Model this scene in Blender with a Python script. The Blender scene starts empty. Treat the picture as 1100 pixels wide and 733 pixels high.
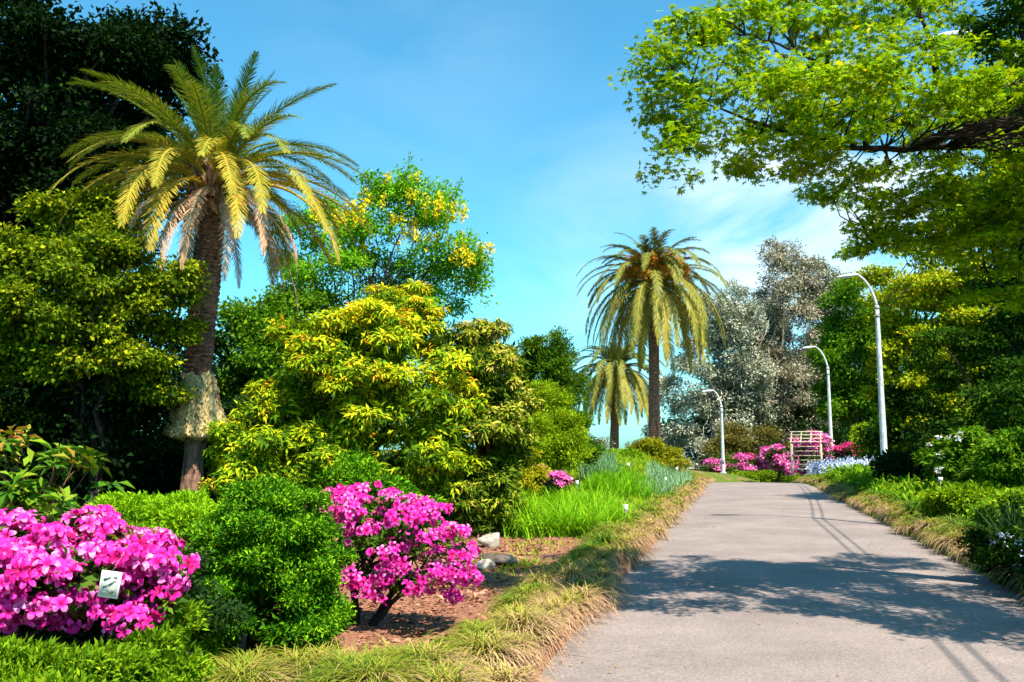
import bpy, math
import numpy as np
from mathutils import Vector

# ------------------------------------------------------------------ camera, sky, sun, exposure
S = bpy.context.scene
COL = S.collection
F, CX, CY, EYE = 953.0, 550.0, 366.5, 1.6
PITCH = math.atan2(481.0 - CY, F)
cd = bpy.data.cameras.new('camera')
cd.sensor_width = 36.0
cd.lens = 36.0 * F / 1100.0
cd.clip_start, cd.clip_end = 0.05, 30000.0
cam = bpy.data.objects.new('camera', cd)
COL.objects.link(cam)
cam.location = (0, 0, EYE)
cam.rotation_euler = (math.pi / 2 + PITCH, 0, 0)
S.camera = cam

TOSUN = Vector((0.36, -0.52, 1.0)).normalized()
W = bpy.data.worlds.new('World')
S.world = W
W.use_nodes = True
wn, wl = W.node_tree.nodes, W.node_tree.links
wn.clear()
wout = wn.new('ShaderNodeOutputWorld')
wbg = wn.new('ShaderNodeBackground')
wbg.inputs['Strength'].default_value = 0.068
sky = wn.new('ShaderNodeTexSky')
sky.sky_type = 'NISHITA'
sky.sun_disc = False
sky.sun_elevation = math.asin(TOSUN.z)
sky.sun_rotation = math.atan2(TOSUN.x, TOSUN.y)
sky.air_density, sky.dust_density, sky.ozone_density = 1.0, 0.8, 1.0
tone = wn.new('ShaderNodeMixRGB')
tone.blend_type = 'MULTIPLY'
tone.inputs[0].default_value = 1.0
tone.inputs[2].default_value = (0.55, 1.42, 1.52, 1)
wl.new(sky.outputs[0], tone.inputs[1])
# thin clouds standing in fixed directions of the sky
tc = wn.new('ShaderNodeTexCoord')
mp = wn.new('ShaderNodeMapping')
mp.inputs['Scale'].default_value = (2.2, 2.2, 5.0)
wl.new(tc.outputs['Generated'], mp.inputs[0])
nz = wn.new('ShaderNodeTexNoise')
nz.inputs['Scale'].default_value = 2.3
nz.inputs['Detail'].default_value = 7
nz.inputs['Roughness'].default_value = 0.58
nz.inputs['Distortion'].default_value = 0.4
wl.new(mp.outputs[0], nz.inputs['Vector'])
nr = wn.new('ShaderNodeMapRange')
nr.inputs[1].default_value, nr.inputs[2].default_value = 0.36, 0.66
wl.new(nz.outputs[0], nr.inputs[0])


def view_dir(px, py):
    v = Vector((0, math.cos(PITCH), math.sin(PITCH))) + Vector((1, 0, 0)) * ((px - CX) / F) \
        + Vector((0, -math.sin(PITCH), math.cos(PITCH))) * ((CY - py) / F)
    return v


def cloud(px, py, inner, outer, amount):
    d = view_dir(px, py).normalized()
    dot = wn.new('ShaderNodeVectorMath')
    dot.operation = 'DOT_PRODUCT'
    dot.inputs[1].default_value = d
    wl.new(tc.outputs['Generated'], dot.inputs[0])
    r = wn.new('ShaderNodeMapRange')
    r.interpolation_type = 'SMOOTHSTEP'
    r.inputs[1].default_value, r.inputs[2].default_value = math.cos(outer), math.cos(inner)
    r.inputs[3].default_value, r.inputs[4].default_value = 0.0, amount
    wl.new(dot.outputs['Value'], r.inputs[0])
    return r.outputs[0]


def w_math(op, a, b):
    m = wn.new('ShaderNodeMath')
    m.operation = op
    m.use_clamp = True
    for i, v in enumerate((a, b)):
        if isinstance(v, float):
            m.inputs[i].default_value = v
        else:
            wl.new(v, m.inputs[i])
    return m.outputs[0]


mask = w_math('ADD', cloud(890, 215, 0.02, 0.19, 1.0), cloud(450, 60, 0.03, 0.20, 0.07))
mask = w_math('ADD', mask, cloud(760, 330, 0.04, 0.30, 0.30))
fac = w_math('MULTIPLY', mask, nr.outputs[0])
fac = w_math('MULTIPLY', fac, 0.85)
cm = wn.new('ShaderNodeMixRGB')
cm.inputs[2].default_value = (7.5, 8.3, 8.8, 1)
wl.new(fac, cm.inputs[0])
wl.new(tone.outputs[0], cm.inputs[1])
wl.new(cm.outputs[0], wbg.inputs['Color'])
wl.new(wbg.outputs[0], wout.inputs['Surface'])

sd = bpy.data.lights.new('sun', 'SUN')
sd.energy = 5.0
sd.angle = math.radians(0.5)
sd.color = (1.0, 0.92, 0.76)
sun = bpy.data.objects.new('sun', sd)
COL.objects.link(sun)
sun.rotation_euler = TOSUN.to_track_quat('Z', 'Y').to_euler()
sun.location = (10, -10, 30)
S.view_settings.view_transform = 'Standard'
S.view_settings.look = 'None'
S.view_settings.gamma = 1.0
S.view_settings.use_curve_mapping = False
S.view_settings.exposure = 1.32
S.cycles.max_bounces = 6
S.cycles.diffuse_bounces = 1
S.cycles.glossy_bounces = 2
S.cycles.transmission_bounces = 3

# ------------------------------------------------------------------ coordinates
A = math.atan2(243.0, F)
SA, CA = math.sin(A), math.cos(A)
VL, VR = -1.44, 2.92                         # road edges, metres beside the road axis


def at(px, py, d):
    v = view_dir(px, py)
    k = d / v.y
    return np.array((v.x * k, d, EYE + v.z * k))


def uv2xy(u, v):
    return u * SA + v * CA, u * CA - v * SA


def xy2uv(x, y):
    return x * SA + y * CA, x * CA - y * SA


def sm(t):
    t = np.clip(t, 0, 1)
    return t * t * (3 - 2 * t)


def bend(u):
    t = np.maximum(u - 62, 0)
    return np.minimum(t * t * 0.03, 60)


def road_z(u):
    t = np.clip(u - 39, 0, None)
    return -0.05 * t * t / (t + 10)


def bed_left(u):
    up = 0.14 + 1.36 * sm((u - 16) / 30)
    dn = 0.085 * np.clip(u - 50, 0, 42) + 0.33 * np.clip(u - 92, 0, None)
    return up - dn


def ground_z(x, y):
    x, y = np.asarray(x, float), np.asarray(y, float)
    u, v = xy2uv(x, y)
    rz = road_z(u)
    b = bend(u)
    dl, dr = VL + b - v, v - VR - b
    zl = (rz + 0.06) + (bed_left(u) - rz - 0.06) * sm((dl - 0.2) / 3.2) - 0.25 * np.clip(dl - 34, 0, None)
    zr = (rz + 0.06) + (rz * -0.45 + 0.26 + 0.02 * np.clip(dr, 0, 20)) * sm(dr / 1.6) - 0.25 * np.clip(dr - 46, 0, None)
    zl = zl + 0.09 * sm(dl / 0.35) * sm((1.15 - dl) / 0.6) * (u < 60)
    zr = zr + 0.10 * sm(dr / 0.35) * sm((1.15 - dr) / 0.6) * (u < 60)
    z = np.where(dl > 0, zl, np.where(dr > 0, zr, rz - 0.05))
    z = z - 0.3 * np.clip(u - 125, 0, None) - 0.2 * np.clip(-30 - u, 0, None)
    return np.maximum(z, -60)


def gz(x, y):
    return float(ground_z(x, y))


def foot(px, d):
    x = float(at(px, 481, d)[0])
    return np.array((x, d, gz(x, d)))


# ------------------------------------------------------------------ mesh helpers
class Geo:
    """collects quads with a tint per face and links them as ONE mesh object"""

    def __init__(self):
        self.v, self.f, self.t, self.m, self.n = [], [], [], [], 0

    def add(self, v, f, t=0.5, m=0):
        v = np.asarray(v, float).reshape(-1, 3)
        f = np.asarray(f, np.int64).reshape(-1, 4)
        self.v.append(v)
        self.f.append(f + self.n)
        self.t.append(np.broadcast_to(np.asarray(t, float), (len(f),)).copy())
        self.m.append(np.full(len(f), m, np.int32))
        self.n += len(v)
        return self

    def build(self, name, mats, parent=None, origin=None, smooth=False):
        v = np.concatenate(self.v)
        f = np.concatenate(self.f)
        t = np.concatenate(self.t)
        mi = np.concatenate(self.m)
        if origin is not None:
            v = v - np.asarray(origin)
        me = bpy.data.meshes.new(name)
        me.vertices.add(len(v))
        me.vertices.foreach_set('co', v.astype(np.float32).ravel())
        me.loops.add(f.size)
        me.loops.foreach_set('vertex_index', f.astype(np.int32).ravel())
        me.polygons.add(len(f))
        me.polygons.foreach_set('loop_start', np.arange(0, f.size, 4, dtype=np.int32))
        me.polygons.foreach_set('material_index', mi)
        if smooth:
            me.polygons.foreach_set('use_smooth', np.ones(len(f), bool))
        at_ = me.attributes.new('tint', 'FLOAT', 'FACE')
        at_.data.foreach_set('value', t.astype(np.float32))
        for m in (mats if isinstance(mats, (list, tuple)) else [mats]):
            me.materials.append(m)
        me.update(calc_edges=True)
        me.validate()
        o = bpy.data.objects.new(name, me)
        COL.objects.link(o)
        if parent is not None:
            o.parent = parent
        elif origin is not None:
            o.location = origin
        return o


def tag(o, label=None, cat=None, group=None, kind=None):
    for k, val in (('label', label), ('category', cat), ('group', group), ('kind', kind)):
        if val:
            o[k] = val
    return o


def thing(name, label, cat, loc, group=None):
    o = bpy.data.objects.new(name, None)
    o.empty_display_size = 0.2
    COL.objects.link(o)
    o.location = loc
    return tag(o, label, cat, group)


def unit(a):
    return a / np.maximum(np.linalg.norm(a, axis=-1, keepdims=True), 1e-9)


def tube(g, pts, rad, sides=8, t=0.5, m=0, cap=True):
    pts = np.asarray(pts, float)
    n = len(pts)
    rad = np.broadcast_to(np.asarray(rad, float), (n,))
    tan = unit(np.gradient(pts, axis=0))
    ref = np.array((0.31, 0.87, 0.2)) if abs(tan[:, 2]).mean() > 0.6 else np.array((0.03, 0.02, 1.0))
    a = unit(np.cross(tan, ref))
    b = np.cross(tan, a)
    th = np.linspace(0, 2 * np.pi, sides, endpoint=False)
    v = pts[:, None] + rad[:, None, None] * (np.cos(th)[None, :, None] * a[:, None] + np.sin(th)[None, :, None] * b[:, None])
    i, j = np.meshgrid(np.arange(n - 1), np.arange(sides), indexing='ij')
    k = (j + 1) % sides
    f = np.stack((i * sides + j, i * sides + k, (i + 1) * sides + k, (i + 1) * sides + j), -1).reshape(-1, 4)
    v = v.reshape(-1, 3)
    if cap:
        v = np.concatenate((v, pts[:1], pts[-1:]))
        c0, c1 = n * sides, n * sides + 1
        caps = []
        for q in range(0, sides, 2):
            q1, q2 = (q + 1) % sides, (q + 2) % sides
            caps.append((c0, q2, q1, q))
            o_ = (n - 1) * sides
            caps.append((c1, o_ + q, o_ + q1, o_ + q2))
        f = np.concatenate((f, np.array(caps)))
    g.add(v, f, t, m)


def curve(p0, p1, sag=(0, 0, 0), n=8, wob=0, rng=None):
    s = np.linspace(0, 1, n)[:, None]
    p = np.asarray(p0) * (1 - s) + np.asarray(p1) * s + np.asarray(sag) * (4 * s * (1 - s))
    if wob and rng is not None:
        w = rng.normal(0, wob, (n, 3))
        w[0] = w[-1] = 0
        p = p + w
    return p


def box(g, c, size, ax=None, t=0.5, m=0, bev=0.12):
    """a box with chamfered rims; ax = 3 axes"""
    ax = np.eye(3) if ax is None else np.asarray(ax)
    s = np.asarray(size) / 2.0
    e = min(s) * bev
    levels = [(-s[2], e), (-s[2] + e, 0), (s[2] - e, 0), (s[2], e)]
    v = []
    for z, i in levels:
        x, y = s[0] - i, s[1] - i
        v += [(-x, -y, z), (x, -y, z), (x, y, z), (-x, y, z)]
    f = [(3, 2, 1, 0), (12, 13, 14, 15)]
    for l in range(3):
        for q in range(4):
            r = (q + 1) % 4
            f.append((l * 4 + q, l * 4 + r, l * 4 + 4 + r, l * 4 + 4 + q))
    g.add(np.asarray(c) + np.asarray(v) @ ax, f, t, m)


def leaves(g, P, N, D, L, Wd, t, fold=0.18, droop=0.12, m=0, mid=0.45):
    n = len(P)
    L = np.broadcast_to(L, (n,))[:, None]
    Wd = np.broadcast_to(Wd, (n,))[:, None]
    Sd = unit(np.cross(D, N))
    N = np.cross(Sd, D)
    v = np.empty((n, 4, 3))
    v[:, 0] = P
    v[:, 1] = P + D * L * mid + Sd * Wd * 0.5 + N * Wd * fold
    v[:, 2] = P + D * L - N * L * droop
    v[:, 3] = P + D * L * mid - Sd * Wd * 0.5 + N * Wd * fold
    g.add(v, np.arange(4 * n).reshape(n, 4), t, m)


def stars(g, P, N, D, L, t, lobes=5, m=0):
    """palmate leaves: lobes fanning from the stalk"""
    S_ = unit(np.cross(D, N))
    N = np.cross(S_, D)
    for k in range(lobes):
        a = (k - (lobes - 1) / 2) * 0.72
        d = D * math.cos(a) + S_ * math.sin(a)
        l = L * (1.0 - 0.13 * abs(k - (lobes - 1) / 2))
        leaves(g, P, N, d, l, l * 0.36, t, fold=0.05, droop=0.14, m=m, mid=0.5)


def blades(g, P, az, L, th0, th1, Wd, t, seg=4, m=0):
    """grass blades that bend from th0 to th1 (angle from upright)"""
    n = len(P)
    L, th0, th1, Wd = (np.broadcast_to(q, (n,)) for q in (L, th0, th1, Wd))
    out = np.stack((np.cos(az), np.sin(az), np.zeros(n)), -1)
    side = np.stack((-np.sin(az), np.cos(az), np.zeros(n)), -1)
    p = P.copy()
    V = np.empty((n, seg + 1, 2, 3))
    for k in range(seg + 1):
        w = Wd * (1 - (k / seg) ** 1.6) * 0.5 + 0.0006
        V[:, k, 0] = p - side * w[:, None]
        V[:, k, 1] = p + side * w[:, None]
        th = th0 + (th1 - th0) * ((k + 0.5) / seg)
        p = p + (out * np.sin(th)[:, None] + np.array((0, 0, 1.0)) * np.cos(th)[:, None]) * (L / seg)[:, None]
    idx = np.arange(n)[:, None] * (2 * (seg + 1)) + 2 * np.arange(seg)[None, :]
    f = np.stack((idx, idx + 1, idx + 3, idx + 2), -1).reshape(-1, 4)
    g.add(V.reshape(-1, 3), f, np.repeat(np.broadcast_to(t, (n,)), seg), m)


# ------------------------------------------------------------------ materials
def mat(name):
    m = bpy.data.materials.new(name)
    m.use_nodes = True
    return m, m.node_tree.nodes, m.node_tree.links, m.node_tree.nodes['Principled BSDF']


def leaf_mat(name, cols, trans=0.3, rough=0.65, spec=0.05, tcol=None):
    """cols from tint 0 to tint 1: the spread of leaf colours on the plant, painted shade included for some"""
    m, n, l, p = mat(name)
    a = n.new('ShaderNodeAttribute')
    a.attribute_name = 'tint'
    r = n.new('ShaderNodeValToRGB')
    e = r.color_ramp.elements
    while len(e) < len(cols):
        e.new(0.5)
    for k, c in enumerate(cols):
        e[k].position = k / (len(cols) - 1)
        e[k].color = (*c, 1)
    l.new(a.outputs['Fac'], r.inputs[0])
    l.new(r.outputs[0], p.inputs['Base Color'])
    p.inputs['Roughness'].default_value = rough
    p.inputs['Specular IOR Level'].default_value = spec
    if trans:
        tr = n.new('ShaderNodeBsdfTranslucent')
        mul = n.new('ShaderNodeMixRGB')
        mul.blend_type = 'MULTIPLY'
        mul.inputs[0].default_value = 1
        mul.inputs[2].default_value = (*(tcol or (1.25, 1.2, 0.5)), 1)
        l.new(r.outputs[0], mul.inputs[1])
        l.new(mul.outputs[0], tr.inputs[0])
        mx = n.new('ShaderNodeMixShader')
        mx.inputs[0].default_value = trans
        l.new(p.outputs[0], mx.inputs[1])
        l.new(tr.outputs[0], mx.inputs[2])
        l.new(mx.outputs[0], n['Material Output'].inputs['Surface'])
    return m


def noise_mat(name, c0, c1, scale=8.0, detail=5, rough=0.85, bump=0.4, stretch=(1, 1, 1), c2=None, lo=0.35, hi=0.65, spec=0.25):
    m, n, l, p = mat(name)
    tcx = n.new('ShaderNodeTexCoord')
    mpx = n.new('ShaderNodeMapping')
    mpx.inputs['Scale'].default_value = stretch
    l.new(tcx.outputs['Object'], mpx.inputs[0])
    nzx = n.new('ShaderNodeTexNoise')
    nzx.inputs['Scale'].default_value = scale
    nzx.inputs['Detail'].default_value = detail
    nzx.inputs['Roughness'].default_value = 0.65
    l.new(mpx.outputs[0], nzx.inputs['Vector'])
    r = n.new('ShaderNodeValToRGB')
    r.color_ramp.elements[0].position, r.color_ramp.elements[1].position = lo, hi
    r.color_ramp.elements[0].color = (*c0, 1)
    r.color_ramp.elements[1].color = (*c1, 1)
    if c2:
        e = r.color_ramp.elements.new((lo + hi) / 2)
        e.color = (*c2, 1)
    l.new(nzx.outputs[0], r.inputs[0])
    l.new(r.outputs[0], p.inputs['Base Color'])
    p.inputs['Roughness'].default_value = rough
    p.inputs['Specular IOR Level'].default_value = spec
    if bump:
        b = n.new('ShaderNodeBump')
        b.inputs['Strength'].default_value = bump
        b.inputs['Distance'].default_value = 0.02
        l.new(nzx.outputs[0], b.inputs['Height'])
        l.new(b.outputs[0], p.inputs['Normal'])
    return m


M = {}
M['bark'] = noise_mat('bark', (0.02, 0.014, 0.01), (0.12, 0.085, 0.06), 6, stretch=(3, 3, 0.6))
M['bark_dark'] = noise_mat('dark_bark', (0.006, 0.004, 0.004), (0.035, 0.022, 0.018), 7, stretch=(3, 3, 0.7))
M['bark_red'] = noise_mat('red_brown_bark', (0.05, 0.02, 0.012), (0.2, 0.09, 0.06), 7, stretch=(2, 2, 0.8))
M['bark_pale'] = noise_mat('pale_bark', (0.14, 0.10, 0.07), (0.42, 0.34, 0.27), 3, stretch=(2, 2, 0.4))
M['shade_black'] = leaf_mat('shade_darkened_leaf', [(0.002, 0.007, 0.002), (0.005, 0.018, 0.003), (0.02, 0.06, 0.006)], 0.2, 0.7, 0.04)  # near-black colour stands in for shade and backlight on these leaves
M['yel_tree'] = leaf_mat('yellow_green_leaf', [(0.025, 0.06, 0.003), (0.15, 0.22, 0.005), (0.46, 0.42, 0.010)], 0.25)
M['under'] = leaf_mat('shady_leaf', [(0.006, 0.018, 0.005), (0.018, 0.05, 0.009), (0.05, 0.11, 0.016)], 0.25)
M['midgreen'] = leaf_mat('mid_green_leaf', [(0.025, 0.08, 0.004), (0.085, 0.20, 0.006), (0.22, 0.34, 0.01)], 0.3)
M['laburnum'] = leaf_mat('fresh_green_leaf', [(0.04, 0.15, 0.005), (0.11, 0.32, 0.008), (0.28, 0.52, 0.012)], 0.35)
M['yellow_flower'] = leaf_mat('yellow_blossom', [(0.75, 0.55, 0.01), (0.9, 0.72, 0.03)], 0.3, tcol=(1, 1, 0.6))
M['pieris'] = leaf_mat('yellow_shrub_leaf', [(0.02, 0.06, 0.003), (0.10, 0.20, 0.004), (0.31, 0.41, 0.008), (0.64, 0.54, 0.012), (0.88, 0.36, 0.02)], 0.25)
M['pieris_dark'] = leaf_mat('brown_tipped_leaf', [(0.014, 0.04, 0.003), (0.07, 0.13, 0.006), (0.25, 0.30, 0.012), (0.44, 0.36, 0.05), (0.55, 0.32, 0.14)], 0.2)
M['juniper'] = leaf_mat('lime_conifer_spray', [(0.08, 0.22, 0.004), (0.20, 0.40, 0.006), (0.38, 0.56, 0.012)], 0.25)
M['yew'] = leaf_mat('green_conifer_spray', [(0.012, 0.055, 0.002), (0.05, 0.17, 0.003), (0.24, 0.45, 0.008)], 0.1)
M['lowbush'] = leaf_mat('yellowish_conifer_spray', [(0.04, 0.11, 0.003), (0.14, 0.26, 0.005), (0.36, 0.46, 0.01)], 0.25)
M['rosy'] = leaf_mat('broad_glossy_leaf', [(0.015, 0.06, 0.006), (0.06, 0.16, 0.01), (0.17, 0.27, 0.015), (0.4, 0.13, 0.05)], 0.2, 0.35)
M['thuja'] = leaf_mat('cypress_spray', [(0.015, 0.05, 0.004), (0.06, 0.14, 0.005), (0.22, 0.31, 0.01)], 0.2)
M['lime'] = leaf_mat('lime_leaf', [(0.08, 0.17, 0.005), (0.24, 0.36, 0.006), (0.45, 0.52, 0.012)], 0.3)
M['golden'] = leaf_mat('golden_leaf', [(0.12, 0.15, 0.006), (0.34, 0.32, 0.01), (0.6, 0.48, 0.015)], 0.25)
M['azleaf'] = leaf_mat('azalea_leaf', [(0.015, 0.05, 0.006), (0.06, 0.13, 0.01), (0.2, 0.24, 0.015)], 0.2)
M['magenta'] = leaf_mat('magenta_petal', [(0.50, 0.004, 0.11), (0.74, 0.012, 0.29), (0.86, 0.05, 0.44), (0.94, 0.30, 0.62)], 0.3, 0.6, 0.1, tcol=(1.0, 0.55, 0.8))
M['pinkfar'] = leaf_mat('pink_blossom', [(0.6, 0.03, 0.28), (0.84, 0.13, 0.46), (0.93, 0.42, 0.64)], 0.25, 0.6, tcol=(1, 0.7, 1))
M['redfar'] = leaf_mat('rose_red_blossom', [(0.6, 0.02, 0.06), (0.75, 0.04, 0.3), (0.85, 0.2, 0.2)], 0.25, 0.6, tcol=(1, 0.7, 1))
M['whitefl'] = leaf_mat('white_blossom', [(0.7, 0.62, 0.62), (0.85, 0.83, 0.8)], 0.2, 0.6, tcol=(1, 1, 1))
M['bluefl'] = leaf_mat('lavender_blossom', [(0.32, 0.40, 0.62), (0.5, 0.56, 0.78), (0.66, 0.68, 0.82)], 0.2, 0.6, tcol=(1, 1, 1))
M['euc'] = leaf_mat('silver_leaf', [(0.06, 0.07, 0.035), (0.30, 0.32, 0.22), (0.70, 0.67, 0.54)], 0.15, 0.45, tcol=(1, 1, 0.8))
M['euc_red'] = leaf_mat('rusty_silver_leaf', [(0.06, 0.065, 0.03), (0.32, 0.30, 0.20), (0.70, 0.52, 0.40)], 0.15, 0.45, tcol=(1, 1, 0.8))
M['olive'] = leaf_mat('olive_brown_leaf', [(0.05, 0.055, 0.012), (0.14, 0.12, 0.025), (0.24, 0.18, 0.04)], 0.2)
M['maple'] = leaf_mat('maple_leaf', [(0.04, 0.12, 0.003), (0.14, 0.29, 0.004), (0.34, 0.48, 0.006), (0.58, 0.54, 0.012)], 0.38, tcol=(1.35, 1.15, 0.25))
M['maple_far'] = leaf_mat('amber_green_leaf', [(0.05, 0.12, 0.003), (0.22, 0.31, 0.006), (0.55, 0.48, 0.012)], 0.35)
M['shade_tree'] = leaf_mat('shade_deepened_leaf', [(0.008, 0.03, 0.003), (0.032, 0.085, 0.005), (0.11, 0.20, 0.009)], 0.3)  # leaf colour kept dark to paint in the shade over the right-hand trees
M['frond'] = leaf_mat('palm_leaflet', [(0.035, 0.085, 0.012), (0.11, 0.17, 0.018), (0.31, 0.29, 0.035), (0.66, 0.38, 0.045)], 0.25, 0.4, tcol=(1.2, 1.1, 0.5))
M['frond_dry'] = leaf_mat('dry_palm_leaflet', [(0.18, 0.09, 0.045), (0.50, 0.28, 0.16), (0.74, 0.46, 0.29)], 0.15, 0.7, tcol=(1, 0.9, 0.7))
M['frond_far'] = leaf_mat('olive_palm_leaflet', [(0.04, 0.07, 0.018), (0.14, 0.16, 0.03), (0.38, 0.31, 0.05), (0.62, 0.40, 0.08)], 0.2, 0.4, tcol=(1.2, 1.1, 0.5))
M['orange'] = leaf_mat('orange_fruit_stalk', [(0.8, 0.30, 0.02), (0.95, 0.46, 0.04), (0.9, 0.50, 0.26)], 0.2, 0.6, tcol=(1, 0.8, 0.4))
M['palm_trunk'] = noise_mat('palm_trunk', (0.028, 0.012, 0.008), (0.36, 0.165, 0.11), 9, stretch=(1, 1, 3), bump=0.7)
M['palm_foot'] = noise_mat('palm_foot', (0.06, 0.03, 0.02), (0.36, 0.20, 0.14), 5, stretch=(2, 2, 0.7), bump=0.6)
M['thatch'] = noise_mat('root_fibre', (0.26, 0.18, 0.07), (0.64, 0.48, 0.25), 7, stretch=(1.6, 1.6, 0.8), bump=0.9, c2=(0.46, 0.34, 0.15))
M['fibre'] = leaf_mat('hanging_fibre', [(0.24, 0.16, 0.07), (0.56, 0.42, 0.19), (0.72, 0.56, 0.32)], 0.0, 0.9)
M['edge_grass'] = leaf_mat('edging_grass_blade', [(0.05, 0.13, 0.008), (0.16, 0.21, 0.012), (0.32, 0.25, 0.05), (0.44, 0.285, 0.15), (0.36, 0.21, 0.12)], 0.1, 0.7, 0.08, tcol=(1, 1, 0.8))
M['lily'] = leaf_mat('strap_leaf', [(0.05, 0.18, 0.004), (0.16, 0.37, 0.008), (0.36, 0.56, 0.02)], 0.35)
M['iris'] = leaf_mat('grey_green_blade', [(0.06, 0.16, 0.06), (0.18, 0.32, 0.16), (0.36, 0.48, 0.32)], 0.25)
M['spike'] = leaf_mat('dark_sword_leaf', [(0.006, 0.02, 0.006), (0.02, 0.05, 0.012), (0.05, 0.10, 0.025)], 0.1, 0.4)
M['cover'] = leaf_mat('ground_cover_leaf', [(0.05, 0.15, 0.006), (0.15, 0.29, 0.01), (0.33, 0.40, 0.015)], 0.3)
M['chips'] = leaf_mat('bark_chip', [(0.09, 0.034, 0.02), (0.27, 0.115, 0.07), (0.42, 0.215, 0.145)], 0.0, 0.9)
M['litter'] = leaf_mat('fallen_leaf', [(0.18, 0.07, 0.03), (0.36, 0.15, 0.07), (0.4, 0.26, 0.08)], 0.1, 0.8)
M['rock'] = noise_mat('pale_rock', (0.20, 0.16, 0.13), (0.48, 0.42, 0.36), 7, bump=0.9)
M['rock_dark'] = noise_mat('dark_rock', (0.05, 0.04, 0.03), (0.16, 0.12, 0.10), 6, bump=0.9)
M['rock_red'] = noise_mat('red_brown_rock', (0.20, 0.12, 0.08), (0.42, 0.28, 0.21), 8, bump=0.9)
M['lamp_paint'] = noise_mat('weathered_white_paint', (0.30, 0.31, 0.32), (0.66, 0.66, 0.64), 9, rough=0.6, bump=0.1, stretch=(1, 1, 0.3))
M['lamp_head'] = noise_mat('lamp_housing_paint', (0.72, 0.72, 0.72), (0.82, 0.82, 0.82), 4, rough=0.4, bump=0.0)
M['lens'] = noise_mat('lamp_lens', (0.55, 0.57, 0.58), (0.65, 0.66, 0.66), 12, rough=0.2, bump=0.0)
M['band'] = noise_mat('metal_band', (0.18, 0.18, 0.19), (0.30, 0.30, 0.30), 9, rough=0.5)
M['cable'] = noise_mat('cable_rubber', (0.01, 0.01, 0.01), (0.03, 0.03, 0.03), 9, rough=0.6)
M['white_wood'] = noise_mat('white_painted_wood', (0.32, 0.26, 0.19), (0.56, 0.48, 0.38), 5, rough=0.8, bump=0.15, stretch=(1, 1, 0.3))
M['grey_wood'] = noise_mat('grey_wood', (0.16, 0.19, 0.17), (0.30, 0.31, 0.28), 5, rough=0.8, stretch=(1, 1, 0.3))
M['card'] = noise_mat('label_card', (0.74, 0.74, 0.72), (0.84, 0.84, 0.82), 9, rough=0.5, bump=0.0)
M['card_grey'] = noise_mat('printed_card', (0.42, 0.46, 0.42), (0.66, 0.68, 0.64), 60, rough=0.5, bump=0.0)
M['ink'] = noise_mat('label_ink', (0.10, 0.14, 0.10), (0.22, 0.25, 0.20), 30, rough=0.6, bump=0.0)
M['stake'] = noise_mat('label_stake', (0.10, 0.10, 0.09), (0.22, 0.21, 0.19), 9, rough=0.7)


def ground_mat():
    m, n, l, p = mat('ground')
    tcx = n.new('ShaderNodeTexCoord')

    def nse(scale, det=6, rgh=0.65):
        q = n.new('ShaderNodeTexNoise')
        q.inputs['Scale'].default_value = scale
        q.inputs['Detail'].default_value = det
        q.inputs['Roughness'].default_value = rgh
        l.new(tcx.outputs['Object'], q.inputs['Vector'])
        return q

    def ramp(src, stops):
        r = n.new('ShaderNodeValToRGB')
        e = r.color_ramp.elements
        while len(e) < len(stops):
            e.new(0.5)
        for k, (po, c) in enumerate(stops):
            e[k].position = po
            e[k].color = (*c, 1)
        l.new(src, r.inputs[0])
        return r.outputs[0]
    fine = nse(26, 8, 0.75)
    mulch = ramp(fine.outputs[0], [(0.30, (0.07, 0.03, 0.02)), (0.5, (0.25, 0.11, 0.07)), (0.72, (0.42, 0.225, 0.155))])
    green = ramp(fine.outputs[0], [(0.30, (0.02, 0.05, 0.006)), (0.7, (0.12, 0.17, 0.02))])
    a = n.new('ShaderNodeAttribute')
    a.attribute_name = 'green'
    big = nse(0.9, 4)
    add = n.new('ShaderNodeMath')
    add.operation = 'ADD'
    l.new(a.outputs['Fac'], add.inputs[0])
    l.new(big.outputs[0], add.inputs[1])
    rr = n.new('ShaderNodeMapRange')
    rr.inputs[1].default_value, rr.inputs[2].default_value = 0.88, 1.12
    l.new(add.outputs[0], rr.inputs[0])
    mx = n.new('ShaderNodeMixRGB')
    l.new(rr.outputs[0], mx.inputs[0])
    l.new(mulch, mx.inputs[1])
    l.new(green, mx.inputs[2])
    l.new(mx.outputs[0], p.inputs['Base Color'])
    p.inputs['Roughness'].default_value = 0.95
    p.inputs['Specular IOR Level'].default_value = 0.1
    b = n.new('ShaderNodeBump')
    b.inputs['Strength'].default_value = 0.9
    b.inputs['Distance'].default_value = 0.03
    l.new(fine.outputs[0], b.inputs['Height'])
    l.new(b.outputs[0], p.inputs['Normal'])
    return m


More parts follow.
